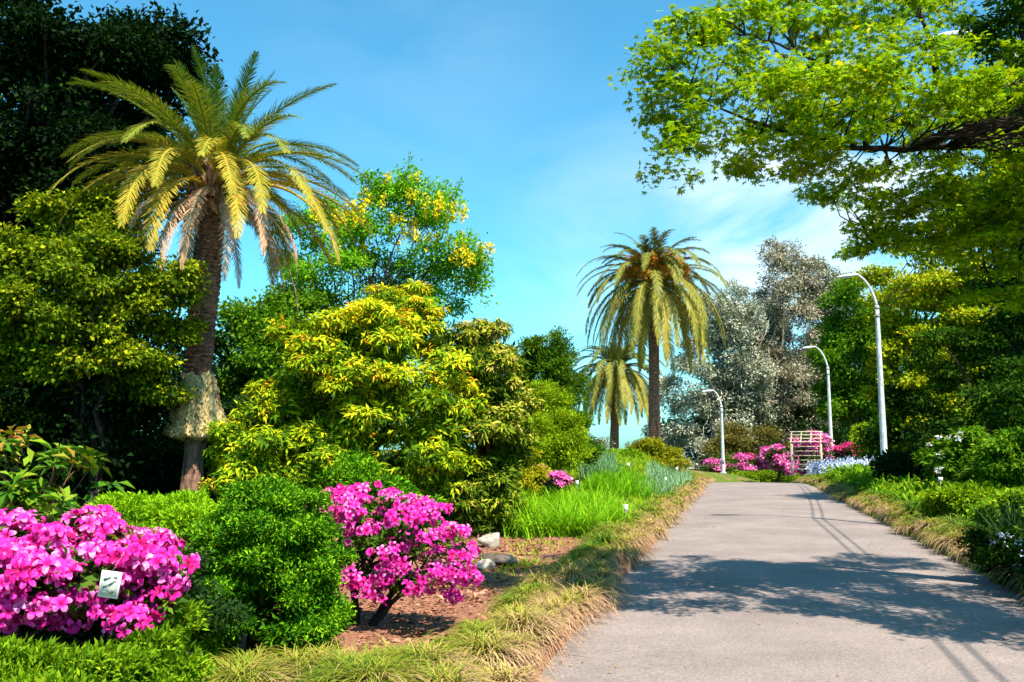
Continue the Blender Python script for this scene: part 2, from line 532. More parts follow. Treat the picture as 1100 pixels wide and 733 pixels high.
def asphalt_mat():
    m, n, l, p = mat('asphalt')
    tcx = n.new('ShaderNodeTexCoord')
    vo = n.new('ShaderNodeTexVoronoi')
    vo.inputs['Scale'].default_value = 42
    l.new(tcx.outputs['Object'], vo.inputs['Vector'])
    big = n.new('ShaderNodeTexNoise')
    big.inputs['Scale'].default_value = 0.7
    big.inputs['Detail'].default_value = 7
    big.inputs['Roughness'].default_value = 0.7
    l.new(tcx.outputs['Object'], big.inputs['Vector'])
    fine = n.new('ShaderNodeTexNoise')
    fine.inputs['Scale'].default_value = 38
    fine.inputs['Detail'].default_value = 5
    fine.inputs['Roughness'].default_value = 0.8
    l.new(tcx.outputs['Object'], fine.inputs['Vector'])
    r1 = n.new('ShaderNodeValToRGB')
    r1.color_ramp.elements[0].position, r1.color_ramp.elements[1].position = 0.3, 0.72
    r1.color_ramp.elements[0].color = (0.155, 0.123, 0.116, 1)
    r1.color_ramp.elements[1].color = (0.258, 0.209, 0.197, 1)
    l.new(big.outputs[0], r1.inputs[0])
    r2 = n.new('ShaderNodeValToRGB')
    r2.color_ramp.elements[0].position, r2.color_ramp.elements[1].position = 0.28, 0.75
    r2.color_ramp.elements[0].color = (0.45, 0.45, 0.45, 1)
    r2.color_ramp.elements[1].color = (1.5, 1.47, 1.45, 1)
    l.new(fine.outputs[0], r2.inputs[0])
    mu = n.new('ShaderNodeMixRGB')
    mu.blend_type = 'MULTIPLY'
    mu.inputs[0].default_value = 1
    l.new(r1.outputs[0], mu.inputs[1])
    l.new(r2.outputs[0], mu.inputs[2])
    r3 = n.new('ShaderNodeValToRGB')
    r3.color_ramp.elements[0].position, r3.color_ramp.elements[1].position = 0.06, 0.22
    r3.color_ramp.elements[0].color = (0.20, 0.20, 0.19, 1)
    r3.color_ramp.elements[1].color = (0, 0, 0, 1)
    l.new(vo.outputs['Distance'], r3.inputs[0])
    ad = n.new('ShaderNodeMixRGB')
    ad.blend_type = 'ADD'
    ad.inputs[0].default_value = 1
    l.new(mu.outputs[0], ad.inputs[1])
    l.new(r3.outputs[0], ad.inputs[2])
    l.new(ad.outputs[0], p.inputs['Base Color'])
    p.inputs['Roughness'].default_value = 0.85
    p.inputs['Specular IOR Level'].default_value = 0.25
    b = n.new('ShaderNodeBump')
    b.inputs['Strength'].default_value = 0.35
    b.inputs['Distance'].default_value = 0.006
    l.new(fine.outputs[0], b.inputs['Height'])
    l.new(b.outputs[0], p.inputs['Normal'])
    return m


M['ground'] = ground_mat()
M['asphalt'] = asphalt_mat()
wm, wn_, wl_, wp = mat('sea_water')
wp.inputs['Base Color'].default_value = (0.25, 0.42, 0.52, 1)
wp.inputs['Roughness'].default_value = 0.35

# ------------------------------------------------------------------ setting: ground, road, side path, water
us = np.concatenate((-np.geomspace(400, 12, 24), np.arange(-10, 70, 0.5), np.geomspace(70, 5000, 60)))
vs = np.concatenate((-np.geomspace(4000, 14, 34), np.arange(-13, VL - 0.4, 0.45), [VL - 0.35, VL - 0.12, VL - 0.02, VL + 0.02], np.arange(VL + 0.4, VR - 0.3, 0.8), [VR - 0.02, VR + 0.02, VR + 0.12],
                     np.arange(VR + 0.3, 16, 0.45), np.geomspace(16, 4000, 34)))
U, V = np.meshgrid(us, vs, indexing='ij')
Vb = V + bend(U) * np.exp(-np.abs(V) / 60)
X, Y = uv2xy(U, Vb)
Z = ground_z(X, Y)
rg = np.random.default_rng(5)
near = (np.abs(V) < 14) & (U < 60) & (U > -10)
Z = Z + np.where(near & ((V < VL - 0.2) | (V > VR + 0.2)), rg.normal(0, 0.018, Z.shape), 0)
ni, nj = U.shape
i, j = np.meshgrid(np.arange(ni - 1), np.arange(nj - 1), indexing='ij')
fq = np.stack((i * nj + j, (i + 1) * nj + j, (i + 1) * nj + j + 1, i * nj + j + 1), -1).reshape(-1, 4)
g = Geo().add(np.stack((X, Y, Z), -1), fq)
ground = g.build('ground', M['ground'], smooth=True)
gr = ground.data.attributes.new('green', 'FLOAT', 'POINT')
gmask = np.where(V > VR, 0.75, np.where(U > 17, 0.62, 0.30)) * np.ones_like(U)
gmask = np.where(V < -6, 0.75, gmask)
gr.data.foreach_set('value', gmask.astype(np.float32).ravel())
tag(ground, kind='structure')


def strip(name, u0, u1, step, edge_l, edge_r, lift, m, along='u'):
    a = np.arange(u0, u1 + 1e-6, step)
    b = np.linspace(0, 1, 11)
    aa, bb = np.meshgrid(a, b, indexing='ij')
    lo = np.array([edge_l(q) for q in a])[:, None]
    hi = np.array([edge_r(q) for q in a])[:, None]
    vv = lo + (hi - lo) * bb
    if along == 'u':
        uu = aa
        vv2 = vv + bend(uu)
        z = road_z(uu) + lift + 0.03 * (1 - (2 * bb - 1) ** 2)
        x, y = uv2xy(uu, vv2)
    else:
        x, y = uv2xy(vv, aa)
        z = ground_z(x, y) + lift
    n0, n1 = aa.shape
    p, q = np.meshgrid(np.arange(n0 - 1), np.arange(n1 - 1), indexing='ij')
    f = np.stack((p * n1 + q, (p + 1) * n1 + q, (p + 1) * n1 + q + 1, p * n1 + q + 1), -1).reshape(-1, 4)
    if along == 'u':
        f = f[:, ::-1]
    return tag(Geo().add(np.stack((x, y, z), -1), f).build(name, m, smooth=True), kind='structure')


wig = lambda q: 0.05 * math.sin(q * 1.3) + 0.04 * math.sin(q * 3.1 + 1) + 0.02 * math.sin(q * 7.7)
strip('road', -25, 120, 0.25, lambda q: VL - 0.05 + wig(q), lambda q: VR + 0.05 + wig(q + 40), 0.0, M['asphalt'])
strip('side_path', VR - 0.0, 14, 0.4, lambda q: 36.6 + 0.3 * math.sin(q), lambda q: 38.4 + 0.3 * math.sin(q), 0.03, M['asphalt'], 'v')
g = Geo()
rr_ = np.geomspace(150, 20000, 30)
th = np.linspace(0, 2 * np.pi, 64, endpoint=False)
v = np.stack((rr_[:, None] * np.cos(th), rr_[:, None] * np.sin(th), np.full((30, 64), -25.0)), -1)
i, j = np.meshgrid(np.arange(29), np.arange(64), indexing='ij')
g.add(v, np.stack((i * 64 + j, (i + 1) * 64 + j, (i + 1) * 64 + (j + 1) % 64, i * 64 + (j + 1) % 64), -1).reshape(-1, 4))
tag(g.build('water', wm, smooth=True), kind='structure')


# ------------------------------------------------------------------ foliage generators
def lob(px, py, d, rx, rz, ry=None, w=1.0):
    """a lobe of foliage round the point seen at px, py at depth d; radii given in picture pixels, turned to metres"""
    s = d / F
    c = at(px, py, d)
    return (*c, rx * s, (ry if ry is not None else rx * s), rz * s, w)


def clump_points(rng, lobes, n, inner=0.45, zmin=None, sub=0.36, nsub=11):
    """clump centres gathered on boughs: each lobe carries nsub boughs, so the outline is uneven and gaps stay open"""
    w = np.array([l[6] * (l[3] * l[5] + l[3] * l[4] + l[4] * l[5]) for l in lobes])
    k = rng.choice(len(lobes), n, p=w / w.sum())
    LB = np.array([l[:6] for l in lobes])
    nl = len(lobes)
    bd = unit(rng.normal(size=(nl, nsub, 3)) + (0, 0, 0.15))
    br = inner + (1.02 - inner) * rng.random((nl, nsub)) ** 0.5
    bs = sub * rng.uniform(0.7, 1.35, (nl, nsub))
    q = rng.integers(0, nsub, n)
    d1, r1, s1 = bd[k, q], br[k, q], bs[k, q]
    d2 = unit(rng.normal(size=(n, 3)) + d1 * 0.6)
    r2 = 0.35 + 0.65 * rng.random(n) ** 0.5
    off = d1 * r1[:, None] + d2 * (r2 * s1)[:, None] * np.array((1.0, 1.0, 0.52))
    P = LB[k, :3] + off * LB[k, 3:6]
    if zmin is not None:
        P[:, 2] = np.where(P[:, 2] < zmin, zmin + rng.random(n) * 0.1, P[:, 2])
    d = unit(d1 * 0.5 + d2 * 0.7)
    return P, d, np.clip(np.linalg.norm(off, axis=1), 0, 1.2)


def foliage(g, rng, lobes, n, per, cr, L, Wd, flat=0.6, up=0.9, outw=0.5, rnd=0.7, inner=0.45, mode='leaf', tmean=0.45,
            tclump=0.16, tleaf=0.14, ttop=0.0, zmin=None, droop=0.12, m=0, dd=-0.15, sub=0.36, nsub=11):
    P, d, r = clump_points(rng, lobes, n, inner, zmin, sub, nsub)
    zlo, zhi = P[:, 2].min(), P[:, 2].max()
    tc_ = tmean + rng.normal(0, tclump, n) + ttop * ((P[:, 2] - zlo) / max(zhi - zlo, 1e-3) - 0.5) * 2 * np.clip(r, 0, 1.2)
    N_ = n * per
    idx = np.repeat(np.arange(n), per)
    if mode == 'whorl':
        ang = np.tile(np.arange(per), n) * 2.4 + np.repeat(rng.uniform(0, 6.28, n), per)
        ax = unit(d * outw + np.array((0, 0, up)) + rng.normal(0, 0.25, (n, 3)))[idx]
        s1 = unit(np.cross(ax, rng.normal(size=(N_, 3)) * 0.02 + np.array((0.4, 0.6, 0.1))))
        s2 = np.cross(ax, s1)
        lift = rng.normal(0.12, 0.4, N_)[:, None]
        D = unit(s1 * np.cos(ang)[:, None] + s2 * np.sin(ang)[:, None] + ax * lift)
        Q = P[idx] + ax * rng.normal(0, cr * 0.3, N_)[:, None] + D * 0.02 + rng.normal(0, cr * 0.15, (N_, 3))
        Nn = unit(ax * 1.0 + D * 0.1 + rng.normal(0, 0.25, (N_, 3)))
    else:
        off = np.clip(rng.normal(size=(N_, 3)), -1.7, 1.7) * np.array((1, 1, flat)) * cr
        Q = P[idx] + off
        Nn = unit(np.array((0, 0, up)) + d[idx] * outw + rng.normal(0, rnd, (N_, 3)))
        D = unit(d[idx] * 0.6 + unit(off) * 0.5 + rng.normal(0, 0.7, (N_, 3)) + np.array((0, 0, dd)))
    ls = L * rng.uniform(0.65, 1.25, N_)
    t = np.clip(tc_[idx] + rng.normal(0, tleaf, N_), 0, 1)
    if mode == 'star':
        stars(g, Q, Nn, D, ls, t, m=m)
    else:
        leaves(g, Q, Nn, D, ls, ls * (Wd / L), t, droop=droop, m=m)
    return P


def wood(g, rng, path, r0, r1, tips, nlimb=14, lr=0.05, m=0, sides=8):
    """a tapered trunk along path with limbs out to some of the tips"""
    path = np.asarray(path, float)
    n = 26
    s = np.linspace(0, 1, n)
    si = np.linspace(0, 1, len(path))
    p = np.stack([np.interp(s, si, path[:, k]) for k in range(3)], -1)
    p[1:-1] = (p[:-2] + 2 * p[1:-1] + p[2:]) / 4
    p[3:] += np.cumsum(rng.normal(0, r0 * 0.06, (n - 3, 3)), axis=0) * np.array((1, 1, 0))
    rad = r1 + (r0 - r1) * (1 - s) ** 0.9
    rad[0:2] *= (1.35, 1.12)
    tube(g, p, rad, sides)
    if len(tips):
        for q in rng.choice(len(tips), min(nlimb, len(tips)), replace=False):
            k = int(rng.uniform(0.35, 0.98) * (n - 1))
            a, b = p[k], tips[q]
            ln = np.linalg.norm(b - a)
            c = curve(a, b, (0, 0, 0.12 * ln), 9, 0.025 * ln, rng)
            ra = min(lr, rad[k] * 0.75)
            tube(g, c, np.linspace(ra, ra * 0.2, 9), 5)
    return p


def plant(name, label, cat, base, lobes, leafm, seed, barkm='bark', r0=0.15, top=None, group=None, nlimb=16, lr=0.05, trunk=True,
          crown='crown', specs=(), **kw):
    """trunk and crown under an Empty; specs adds more foliage layers of other parts: (part name, material, dict)"""
    rng = np.random.default_rng(seed)
    base = np.asarray(base, float)
    root = thing(name, label, cat, base, group)
    g = Geo()
    fill = kw.pop('fill', 0.0)
    tips = foliage(g, rng, lobes, **kw)
    if fill:
        k2 = dict(kw)
        sc = 1.2
        k2.update(n=int(kw['n'] * fill * 2.2), inner=0.1, L=kw['L'] * sc, Wd=kw['Wd'] * sc, cr=kw['cr'] * 1.3, tmean=kw.get('tmean', 0.45) - 0.15, mode='leaf', ttop=0)  # inner leaves tinted darker: shade inside the crown put into the colour
        foliage(g, rng, [(l[0], l[1], l[2], l[3] * .8, l[4] * .8, l[5] * .8, l[6]) for l in lobes], **k2)
    g.build(crown, M[leafm], root, base)
    if trunk:
        g = Geo()
        if top is None:
            lb = lobes[0]
            top = (lb[0], lb[1], lb[2])
        mid = (base + np.asarray(top)) / 2 + rng.normal(0, 0.06, 3) * np.linalg.norm(np.asarray(top) - base)
        b0 = base - np.array((0, 0, 0.15))
        wood(g, rng, [b0, (b0 + mid) / 2, mid, top], r0, r0 * 0.35, tips, nlimb, lr)
        g.build('trunk', M[barkm], root, base, smooth=True)
    for part, pm, d in specs:
        g = Geo()
        d = dict(d)
        lb = d.pop('lobes', lobes)
        foliage(g, rng, lb, **d)
        g.build(part, M[pm], root, base)
    return root


exec_order = []
# ------------------------------------------------------------------ trees on the left
plant('evergreen_tree', 'tall evergreen tree, leaves coloured near-black for shade, behind the palm, filling the top left corner', 'tree', foot(20, 23),
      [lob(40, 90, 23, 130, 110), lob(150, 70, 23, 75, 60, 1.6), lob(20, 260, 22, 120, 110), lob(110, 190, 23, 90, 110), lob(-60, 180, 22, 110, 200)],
      'shade_black', 1, 'bark_dark', 0.4, at(40, 90, 23), n=2600, per=26, cr=0.28, L=0.16, Wd=0.09, inner=0.4, flat=0.55, fill=0.25, nlimb=26, lr=0.12,
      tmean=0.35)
plant('evergreen_tree', 'evergreen understorey tree, leaves coloured dark for shade, in the gap left of the palm foot', 'tree', foot(90, 21),
      [lob(60, 430, 21, 110, 90), lob(120, 380, 22, 90, 70), lob(190, 510, 20, 50, 40), lob(40, 425, 14.6, 60, 40), lob(130, 430, 15, 46, 36), lob(90, 480, 15, 70, 44), lob(10, 480, 14.4, 60, 50), lob(-20, 420, 20, 90, 120), lob(150, 450, 22, 70, 75), lob(110, 520, 21, 110, 50), lob(10, 500, 20, 90, 80)],  # front lobes paint the shaded lower half of the yellow-green tree
      'shade_black', 2, 'bark_dark', 0.2, at(70, 440, 21), n=2900, per=26, cr=0.2, L=0.11, Wd=0.065, fill=0.25, tmean=0.4)
plant('broadleaf_tree', 'sunlit yellow-green broadleaf tree in front of the shade-coloured evergreen, left of the palm', 'tree', foot(90, 14.2),
      [lob(120, 290, 14.3, 66, 44), lob(55, 345, 14, 58, 38), lob(165, 335, 14.6, 44, 34), lob(105, 385, 14.4, 66, 36), lob(80, 250, 14.8, 50, 40), lob(100, 228, 15, 28, 28),
       lob(20, 300, 14, 46, 44), lob(-20, 370, 14.2, 50, 60), lob(190, 300, 14.5, 26, 20), lob(150, 410, 15, 40, 30), lob(35, 420, 14.6, 50, 36)],
      'yel_tree', 3, 'bark_dark', 0.11, at(110, 330, 14.6), n=2500, per=22, cr=0.11, L=0.085, Wd=0.052, flat=0.6, inner=0.5, fill=0.08, ttop=0.04, tmean=0.38, tclump=0.22, sub=0.27, nsub=20)
plant('broadleaf_tree', 'mid green tree behind the palm trunk, left of the yellow shrub', 'tree', foot(280, 24),
      [lob(290, 380, 24, 52, 52), lob(255, 410, 24, 40, 50), lob(320, 340, 25, 40, 30), lob(300, 450, 24, 60, 50)],
      'midgreen', 4, 'bark_dark', 0.16, at(285, 390, 24), n=1100, per=22, cr=0.2, L=0.13, Wd=0.07, fill=0.2)
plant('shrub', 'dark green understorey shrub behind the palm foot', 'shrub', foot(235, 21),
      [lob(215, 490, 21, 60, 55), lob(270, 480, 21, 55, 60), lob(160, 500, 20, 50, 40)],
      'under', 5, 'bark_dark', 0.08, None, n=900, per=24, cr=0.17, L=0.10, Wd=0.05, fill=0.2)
# laburnum: airy, many thin stems, yellow chains
rng = np.random.default_rng(6)
b = foot(370, 26)
lab = thing('laburnum_tree', 'airy bright green tree with hanging yellow blossom rising behind the yellow shrub', 'tree', b)
lobl = [lob(440, 250, 26, 60, 55), lob(395, 235, 26, 38, 40), lob(470, 290, 26, 48, 45), lob(435, 215, 26, 28, 32), lob(350, 270, 26, 45, 50), lob(400, 310, 26, 90, 40), lob(500, 310, 26, 24, 20, w=0.6)]
g = Geo()
tips = foliage(g, rng, lobl, n=1400, per=20, cr=0.18, L=0.12, Wd=0.06, inner=0.35, up=0.6, tmean=0.5)
sprig = rng.choice(len(tips), 120)
g2 = Geo()
cen = at(410, 330, 26)
shoots = []
for q in sprig[:46]:
    d = unit((tips[q] - cen) * np.array((1, 1, 1.15)))
    e = tips[q] + d * rng.uniform(0.3, 1.0)
    shoots.append((tips[q], e))
    k = rng.random((60, 1))
    Pp = tips[q] * (1 - k) + e * k + rng.normal(0, 0.06, (60, 3))
    leaves(g, Pp, unit(rng.normal(size=(60, 3)) + (0, 0, 0.8)), unit(rng.normal(size=(60, 3)) + d), 0.10, 0.05, np.clip(rng.normal(0.5, 0.15, 60), 0, 1))
g.build('crown', M['laburnum'], lab, b)
for q in range(8):
    top = at(330 + 26 * q, 270 + rng.uniform(-40, 20), 26 + rng.uniform(-0.8, 0.8))
    st = curve(b + (rng.normal(0, 0.15), rng.normal(0, 0.15), -0.1), top, (-(top[0] - b[0]) * 0.25, 0, 0.3), 12, 0.04, rng)
    tube(g2, st, np.linspace(0.07, 0.02, 12), 6)
    for w in rng.choice(len(tips), 5):
        tube(g2, curve(st[8], tips[w], (0, 0, 0.1), 6, 0.05, rng), np.linspace(0.02, 0.006, 6), 4)
for a, e in shoots:
    tube(g2, curve(a, e, (0, 0, 0), 3), (0.012, 0.008, 0.003), 4)
g2.build('trunk', M['bark_dark'], lab, b, smooth=True)
g = Geo()
P, d, r = clump_points(rng, lobl[:5], 230, 0.75)
P = P + (0, -0.25, 0)
for q in range(len(P)):
    n = 26
    h = rng.random(n)
    ln = rng.uniform(0.25, 0.45)
    Pq = P[q] + np.stack((rng.normal(0, 0.035, n), rng.normal(0, 0.035, n), -h * ln), -1) * np.array((1, 1, 1))
    leaves(g, Pq, unit(rng.normal(size=(n, 3)) + (0, -0.6, 0.2)), unit(rng.normal(size=(n, 3))), 0.075, 0.065, rng.random(n))
g.build('blossoms', M['yellow_flower'], lab, b)


# ------------------------------------------------------------------ palms
def frond_mesh(g, rng, base, az, el0, el1, L, nl, llen, tint, width=0.024, twist=0.0, m=0, gold=0.0, vee=0.5, pw=1.15):
    """one feather frond: an arching midrib with two ranks of leaflets"""
    n = 18
    s = np.linspace(0, 1, n)
    el = el0 + (el1 - el0) * s ** pw
    azs = az + twist * s
    dirs = np.stack((np.cos(azs) * np.cos(el), np.sin(azs) * np.cos(el), np.sin(el)), -1)
    pts = base + np.concatenate((np.zeros((1, 3)), np.cumsum(dirs[:-1] * (L / (n - 1)), axis=0)))
    tube(g, pts, np.linspace(0.035, 0.006, n) * (L / 3.0), 5, np.clip(tint + 0.2, 0, 1), m)
    t = np.linspace(0.16, 0.995, nl)
    for side in (-1, 1):
        p = np.stack([np.interp(t, s, pts[:, k]) for k in range(3)], -1)
        d = unit(np.stack([np.interp(t, s, dirs[:, k]) for k in range(3)], -1))
        hor = unit(np.stack((-np.sin(np.interp(t, s, azs)), np.cos(np.interp(t, s, azs)), np.zeros(nl)), -1))
        upv = np.cross(d, hor) * 1.0
        upv = np.where(upv[:, 2:3] < 0, -upv, upv)
        prof = np.sin(np.pi * np.clip(t * 0.86 + 0.12, 0, 1)) ** 0.6
        ld = unit(d * (0.75 + 0.7 * t[:, None]) + side * hor * 0.95 + upv * (vee * (1 - 0.4 * t[:, None])) + rng.normal(0, 0.13, (nl, 3)))
        ln = llen * prof * rng.uniform(0.75, 1.12, nl)
        nrm = unit(np.cross(ld, np.cross(upv, ld)))
        sid = unit(np.cross(ld, nrm))
        w = width * (0.7 + 0.3 * prof)
        sag = np.array((0, 0, -1.0))
        v = np.empty((nl, 6, 3))
        v[:, 0] = p - sid * w[:, None] * 0.35
        v[:, 1] = p + sid * w[:, None] * 0.35
        mid = p + ld * (ln * 0.5)[:, None] + sag * (ln * 0.03)[:, None]
        v[:, 2] = mid + sid * w[:, None] * 0.5
        v[:, 3] = mid - sid * w[:, None] * 0.5
        tip = p + ld * ln[:, None] + sag * (ln * 0.17)[:, None]
        v[:, 4] = tip + sid * 0.002
        v[:, 5] = tip - sid * 0.002
        o = np.arange(nl)[:, None] * 6
        f = np.concatenate((o + np.array((0, 1, 2, 3)), o + np.array((3, 2, 4, 5))))
        tt = np.clip(tint + rng.normal(0, 0.10, nl) + gold * rng.random(nl), 0, 1)  # gold: random golden leaflets, partly sunlight painted into the tint
        g.add(v.reshape(-1, 3), f, np.concatenate((tt, tt)), m)


def scar_trunk(g, path, rads, rows, cols=14, amp=0.05, rng=None):
    """trunk covered with staggered leaf scars"""
    path = np.asarray(path, float)
    nn, na = rows * 6, cols * 4
    s = np.linspace(0, 1, nn)
    si = np.linspace(0, 1, len(path))
    c = np.stack([np.interp(s, si, path[:, k]) for k in range(3)], -1)
    R = np.interp(s, si, rads)
    th = np.linspace(0, 2 * np.pi, na, endpoint=False)
    SS, TH = np.meshgrid(s, th, indexing='ij')
    v1 = SS * rows
    row = np.floor(v1)
    frac = v1 - row
    ph = TH / (2 * np.pi) * cols + 0.5 * (row % 2)
    edge = np.abs(ph - np.floor(ph) - 0.5) * 2
    rad = R[:, None] * (1 + amp * (1.2 * frac - 0.6) - amp * 0.7 * edge ** 4 + (rng.normal(0, amp * 0.22, SS.shape) if rng is not None else 0))
    v = np.stack((c[:, None, 0] + rad * np.cos(TH), c[:, None, 1] + rad * np.sin(TH), c[:, None, 2] + 0 * TH), -1)
    a, b_ = np.meshgrid(np.arange(nn - 1), np.arange(na), indexing='ij')
    k = (b_ + 1) % na
    g.add(v, np.stack((a * na + b_, a * na + k, (a + 1) * na + k, (a + 1) * na + b_), -1).reshape(-1, 4))


rng = np.random.default_rng(11)
PD = 16.0
pb = at(205, 545, PD)
pb[2] = gz(pb[0], pb[1])
palm = thing('palm_tree', 'large palm with golden fronds and a shaggy brown skirt low on its trunk', 'palm', pb)
g = Geo()
foot_path = [pb - (0, 0, 0.2), at(206, 520, PD), at(208, 490, PD), at(213, 455, PD)]
k = np.linspace(0, 1, 40)
fp = np.stack([np.interp(k, np.linspace(0, 1, 4), np.array(foot_path)[:, q]) for q in range(3)], -1)
tube(g, fp, np.interp(k, (0, 0.3, 0.6, 1), (0.23, 0.2, 0.175, 0.19)) * (1 + rng.normal(0, 0.03, 40)), 16)
g.build('trunk_foot', M['palm_foot'], palm, pb, smooth=True)
# skirt of old roots: a bell with a ragged rim
g = Geo()
prof = [(402, 0.26), (408, 0.30), (420, 0.33), (432, 0.36), (444, 0.43), (455, 0.49), (463, 0.54), (468, 0.53), (471, 0.45), (470, 0.30), (466, 0.15)]
na = 64
th = np.linspace(0, 2 * np.pi, na, endpoint=False)
ring = []
lump = sum(rng.uniform(0.3, 1) * np.sin(th * q + rng.uniform(0, 6)) for q in (2, 3, 5, 7, 11, 17)) * 0.045
pr = np.array(prof)
kk = np.linspace(0, 1, 44)
ys, rs = np.interp(kk, np.linspace(0, 1, len(pr)), pr[:, 0]), np.interp(kk, np.linspace(0, 1, len(pr)), pr[:, 1])
for y_, r_ in zip(ys, rs):
    c = at(213 + (468 - y_) * -0.01, y_, PD)
    rr2 = r_ * (1 + lump * (y_ - 395) / 40 + rng.normal(0, 0.02, na))
    ring.append(np.stack((c[0] + rr2 * np.cos(th), c[1] + rr2 * np.sin(th), np.full(na, c[2]) + lump * 0.5 + rng.normal(0, 0.008, na)), -1))
a_, b_ = np.meshgrid(np.arange(len(ring) - 1), np.arange(na), indexing='ij')
k_ = (b_ + 1) % na
g.add(np.array(ring), np.stack((a_ * na + b_, (a_ + 1) * na + b_, (a_ + 1) * na + k_, a_ * na + k_), -1).reshape(-1, 4))
nf = 3200
q_ = rng.random(nf)
yf = 404 + 62 * q_
an = rng.uniform(0, 2 * np.pi, nf)
rf = np.interp(yf, pr[:8, 0], pr[:8, 1]) + 0.005
cz = np.array([at(213, y_, PD) for y_ in np.linspace(400, 470, 71)])
cc = np.stack([np.interp(yf, np.linspace(400, 470, 71), cz[:, w]) for w in range(3)], -1)
Pf = cc + np.stack((rf * np.cos(an), rf * np.sin(an), np.zeros(nf)), -1)
of = np.stack((np.cos(an), np.sin(an), np.zeros(nf)), -1)
leaves(g, Pf, unit(of + rng.normal(0, 0.3, (nf, 3))), unit(of * 0.32 + (0, 0, -1) + rng.normal(0, 0.25, (nf, 3))), rng.uniform(0.05, 0.10, nf), 0.022,
       np.clip(rng.normal(0.5, 0.25, nf), 0, 1), m=1)
g.build('root_skirt', [M['thatch'], M['fibre']], palm, pb, smooth=True)
g = Geo()
scar_trunk(g, [at(213, 408, PD), at(215, 360, PD), at(221, 300, PD), at(226, 250, PD), at(230, 205, PD)], (0.23, 0.255, 0.265, 0.24, 0.28), 36, 11, 0.11, rng)
g.build('trunk', M['palm_trunk'], palm, pb)
hub = at(231, 196, PD)
g = Geo()
# old leaf bases round the neck
nb = 520
an = rng.uniform(0, 2 * np.pi, nb)
of = np.stack((np.cos(an), np.sin(an), np.zeros(nb)), -1)
Pn = hub + of * rng.uniform(0.24, 0.40, nb)[:, None] + np.stack((np.zeros(nb), np.zeros(nb), rng.uniform(-0.75, 0.25, nb)), -1)
leaves(g, Pn, unit(of + (0, 0, 0.4)), unit(of * 0.7 + (0, 0, 0.9) + rng.normal(0, 0.3, (nb, 3))), rng.uniform(0.16, 0.4, nb), 0.08, np.clip(rng.normal(0.35, 0.25, nb), 0, 1), fold=0.3)
g.build('leaf_bases', M['frond_dry'], palm, pb)
ni_ = 0
GA = 2.39996
for q in range(92):
    f_ = q / 91.0
    az = q * GA + rng.normal(0, 0.12)
    if f_ < 0.13:
        el0, el1, L, tint = rng.uniform(1.3, 1.5), rng.uniform(0.75, 1.1), rng.uniform(2.0, 2.4), 0.16
    elif f_ < 0.45:
        k = (f_ - 0.13) / 0.32
        el0, el1, L, tint = 1.28 - 0.45 * k + rng.normal(0, 0.07), -0.15 - 0.85 * k + rng.normal(0, 0.15), rng.uniform(2.7, 3.1), 0.2 + 0.16 * k
    elif f_ < 0.78:
        k = (f_ - 0.45) / 0.33
        el0, el1, L, tint = 0.8 - 0.5 * k + rng.normal(0, 0.08), -1.05 - 0.35 * k + rng.normal(0, 0.15), rng.uniform(2.8, 3.2), 0.48 + 0.22 * k
    else:
        k = (f_ - 0.78) / 0.22
        el0, el1, L, tint = 0.35 - 0.9 * k + rng.normal(0, 0.1), -1.54, rng.uniform(2.1, 3.0), 0.55
    dry = f_ >= 0.8
    g = Geo()
    base = hub + np.array((math.cos(az), math.sin(az), 0)) * 0.14 + (0, 0, 0.12 - 0.42 * f_)
    frond_mesh(g, rng, base, az, el0, el1, L, 112 if not dry else 70, (0.22 if dry else 0.36), tint, 0.017, rng.normal(0, 0.3), gold=0.22 if f_ > 0.25 else 0.10, pw=0.85 if f_ > 0.13 else 1.2,
               vee=-0.1 if dry else 0.42)
    o = g.build('frond', M['frond_dry'] if dry else M['frond'], palm, pb)
    if dry:
        o['label'] = 'dead brown hanging frond'
# far palm with orange fruit stalks
rng = np.random.default_rng(12)
QD = 45.0


